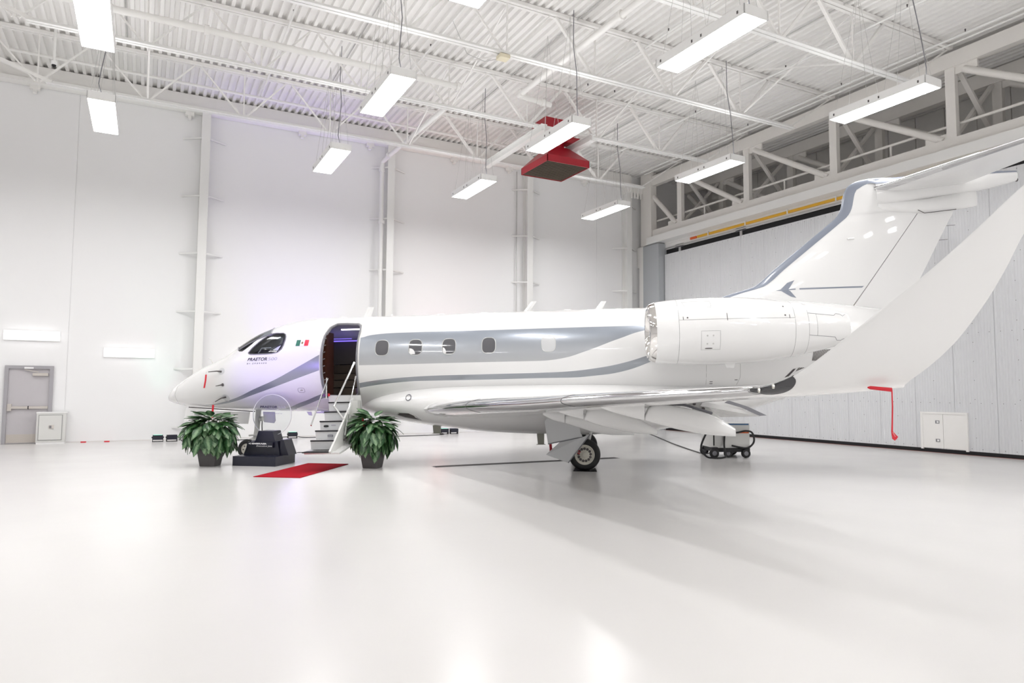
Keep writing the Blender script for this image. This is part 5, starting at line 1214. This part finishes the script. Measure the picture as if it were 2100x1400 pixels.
def potted(x, y, rz, lab, seed, R, ztop, n):
    rnd = random.Random(seed)
    t = empty('potted_plant', (x, y, 0), 0, label=lab, cat='potted plant', group='potted plants flanking the airstair')
    def sq(h, z, r):
        out = []
        for k in range(24):
            a = 2 * PI * k / 24 + PI / 4 + rz; e = 7; aa = 2 * PI * k / 24; c, s = math.cos(aa), math.sin(aa); q = (abs(c) ** e + abs(s) ** e) ** (-1 / e)
            px, py = h * c * q, h * s * q; out.append((px * math.cos(rz) - py * math.sin(rz), px * math.sin(rz) + py * math.cos(rz), z))
        return out
    mb = MB(); mb.loft([sq(0.165, 0, 0), sq(0.172, 0.01, 0), sq(0.20, 0.18, 0), sq(0.235, 0.40, 0), sq(0.24, 0.41, 0), sq(0.215, 0.41, 0), sq(0.21, 0.38, 0)]); mb.build('pot', pot_m, t, smooth=True, ang=35)
    mb = MB(); mb.loft([sq(0.20, 0.38, 0), sq(0.20, 0.39, 0)]); mb.build('soil', soil_m, t)
    stems = MB()
    for k in range(22):
        a = rnd.uniform(0, 2 * PI); r = rnd.uniform(0.15, 0.42)
        stems.tube([(0.08 * math.cos(a), 0.08 * math.sin(a), 0.38), (0.5 * r * math.cos(a), 0.5 * r * math.sin(a), 0.38 + 0.32), (r * math.cos(a), r * math.sin(a), rnd.uniform(0.62, ztop - 0.1))], [0.014, 0.011, 0.006], 5)
    tag(stems.build('stem', leaf_ms[1], t, smooth=True), kind='stuff')
    cz = ztop - 0.44
    for k in range(n):
        f = (k + 0.5) / n
        el = math.radians(80 - 108 * f ** 0.85 + rnd.uniform(-8, 8)); az = k * 2.399963 + rnd.uniform(-0.25, 0.25)
        lay = rnd.uniform(0.72, 1.0)
        rr = R * lay
        out = Vector((math.cos(az) * math.cos(el), math.sin(az) * math.cos(el), math.sin(el)))
        hz = Vector((math.cos(az), math.sin(az), 0))
        pos = Vector((0, 0, cz)) + Vector((out.x * rr * 0.82, out.y * rr * 0.82, out.z * 0.42 * lay))
        if el < 0: pos.x *= 1 + 0.25 * math.sin(el); pos.y *= 1 + 0.25 * math.sin(el)
        dirn = (hz * (0.95 * max(0.3, math.sin(max(el, 0)) + 0.25)) + Vector((0, 0, -1)) * (0.25 + 0.85 * math.cos(el)) + Vector((0, 0, 0.9)) * max(0, math.sin(el)) + Vector((rnd.uniform(-.3, .3), rnd.uniform(-.3, .3), rnd.uniform(-.2, .3)))).normalized()
        nr = (out + Vector((rnd.uniform(-.35, .35), rnd.uniform(-.35, .35), rnd.uniform(-.1, .4)))); nr = (nr - dirn * nr.dot(dirn)).normalized()
        xa = dirn.cross(nr)
        L = rnd.uniform(0.27, 0.36)
        me = leafb if rnd.random() < 0.035 and el > 0.3 else leafs[rnd.randrange(4)]
        o = bpy.data.objects.new('leaf', me); C.objects.link(o); o.parent = t
        Mx = Matrix((xa, dirn, nr)).transposed() @ Matrix.Diagonal((L * rnd.uniform(0.9, 1.15), L, L))
        Mx = Mx.to_4x4(); Mx.translation = pos; o.matrix_local = Mx
potted(1.28, 16.09, math.radians(-29.5), 'bushy variegated plant in a charcoal pot, left of the display stand under the nose', 3, 0.62, 1.10, 215)
potted(4.265, 14.33, math.radians(-38), 'bushy variegated plant in a charcoal pot, right of the airstair', 9, 0.53, 1.12, 195)

# ------------------------------------------------------------------ ground power cart
t = empty('ground_power_cart', (12.72, 12.86, 0), math.radians(-24), label='white ground power cart with black hoses and wheels behind the wing flap fairings', cat='power cart')
# local x along long side (to the right), y away
mb = MB(); mb.box(-0.30, 0.0, 0.24, 0.62, 0.85, 0.84); mb.build('cabinet', cab_m, t)
B(-0.28, -0.006, 0.80, 0.60, 0.0, 0.835).build('blue_strip', blue_m, t)
B(-0.30, -0.008, 0.60, 0.60, 0.0, 0.63).build('orange_strip', orange_m, t)
for k in range(9): B(-0.27, -0.010, 0.30 + k * 0.03, -0.02, 0.0, 0.308 + k * 0.03).build('louvre', alu_m, t)
mb = MB(); mb.box(-0.28, -0.02, 0.14, 0.62, 0.85, 0.24); mb.build('chassis', black_m, t)
for (x_, y_, r_) in ((-0.30, -0.06, 0.115), (0.10, 0.08, 0.10), (0.50, -0.05, 0.11), (0.50, 0.80, 0.11), (-0.25, 0.80, 0.11)):
    wp = MB(); wp.lathe([(-0.04, r_ * 0.5), (-0.045, r_ * 0.85), (-0.03, r_), (0.03, r_), (0.045, r_ * 0.85), (0.04, r_ * 0.5)], 24, 'y', (x_, y_, r_)); wo = wp.build('wheel', tire_m, t, smooth=True, ang=50)
    MB().lathe([(y_ - 0.04, r_ * 0.5), (y_ - 0.045, 0.0)], 16, 'y', (x_, 0, r_)).build('wheel_hub', seal_m, wo)
mb = MB(); mb.box(-0.37, -0.12, 0.20, -0.22, 0.0, 0.26); mb.box(-0.375, -0.10, 0.0, -0.36, -0.02, 0.24); mb.build('caster_fork', black_m, t)
mb = MB(); mb.tube([(-0.30, -0.05, 0.30), (-0.30, -0.05, 0.60)], 0.016, 6); mb.build('tow_handle', black_m, t)
def hose(name, pts, r, lab):
    return cable(name, pts, r, lab)
def gp(x_, y_, z_):
    c, s = math.cos(math.radians(-24)), math.sin(math.radians(-24)); return (12.72 + x_ * c - y_ * s, 12.86 + x_ * s + y_ * c, z_)
hose('power_hose', [gp(-0.36, -0.03, 0.62), gp(-0.42, -0.06, 0.70), gp(-0.56, -0.1, 0.50), gp(-0.66, -0.16, 0.25), gp(-0.58, -0.30, 0.06), gp(-0.42, -0.36, 0.03), gp(-0.2, -0.33, 0.03), gp(-0.08, -0.26, 0.08), gp(-0.06, -0.10, 0.3), gp(-0.02, -0.04, 0.60)], 0.024, 'thick black hose looping to the floor in front of the power cart')
hose('power_hose', [gp(0.10, -0.03, 0.61), gp(0.30, -0.05, 0.62), gp(0.50, -0.06, 0.66), gp(0.66, -0.05, 0.62), gp(0.72, -0.04, 0.45), gp(0.66, -0.05, 0.32), gp(0.5, -0.05, 0.24), gp(0.15, -0.05, 0.30)], 0.024, 'thick black hose draped along the right end of the power cart')
hose('ground_cable', [gp(-0.3, 0.2, 0.10), (12.9, 13.9, 0.02), (14.2, 16.4, 0.02), (15.6, 18.8, 0.02), (16.2, 20.4, 0.15), (16.6, 21.0, 0.3)], 0.016, 'long black cable trailing on the floor from the power cart to the far wall')
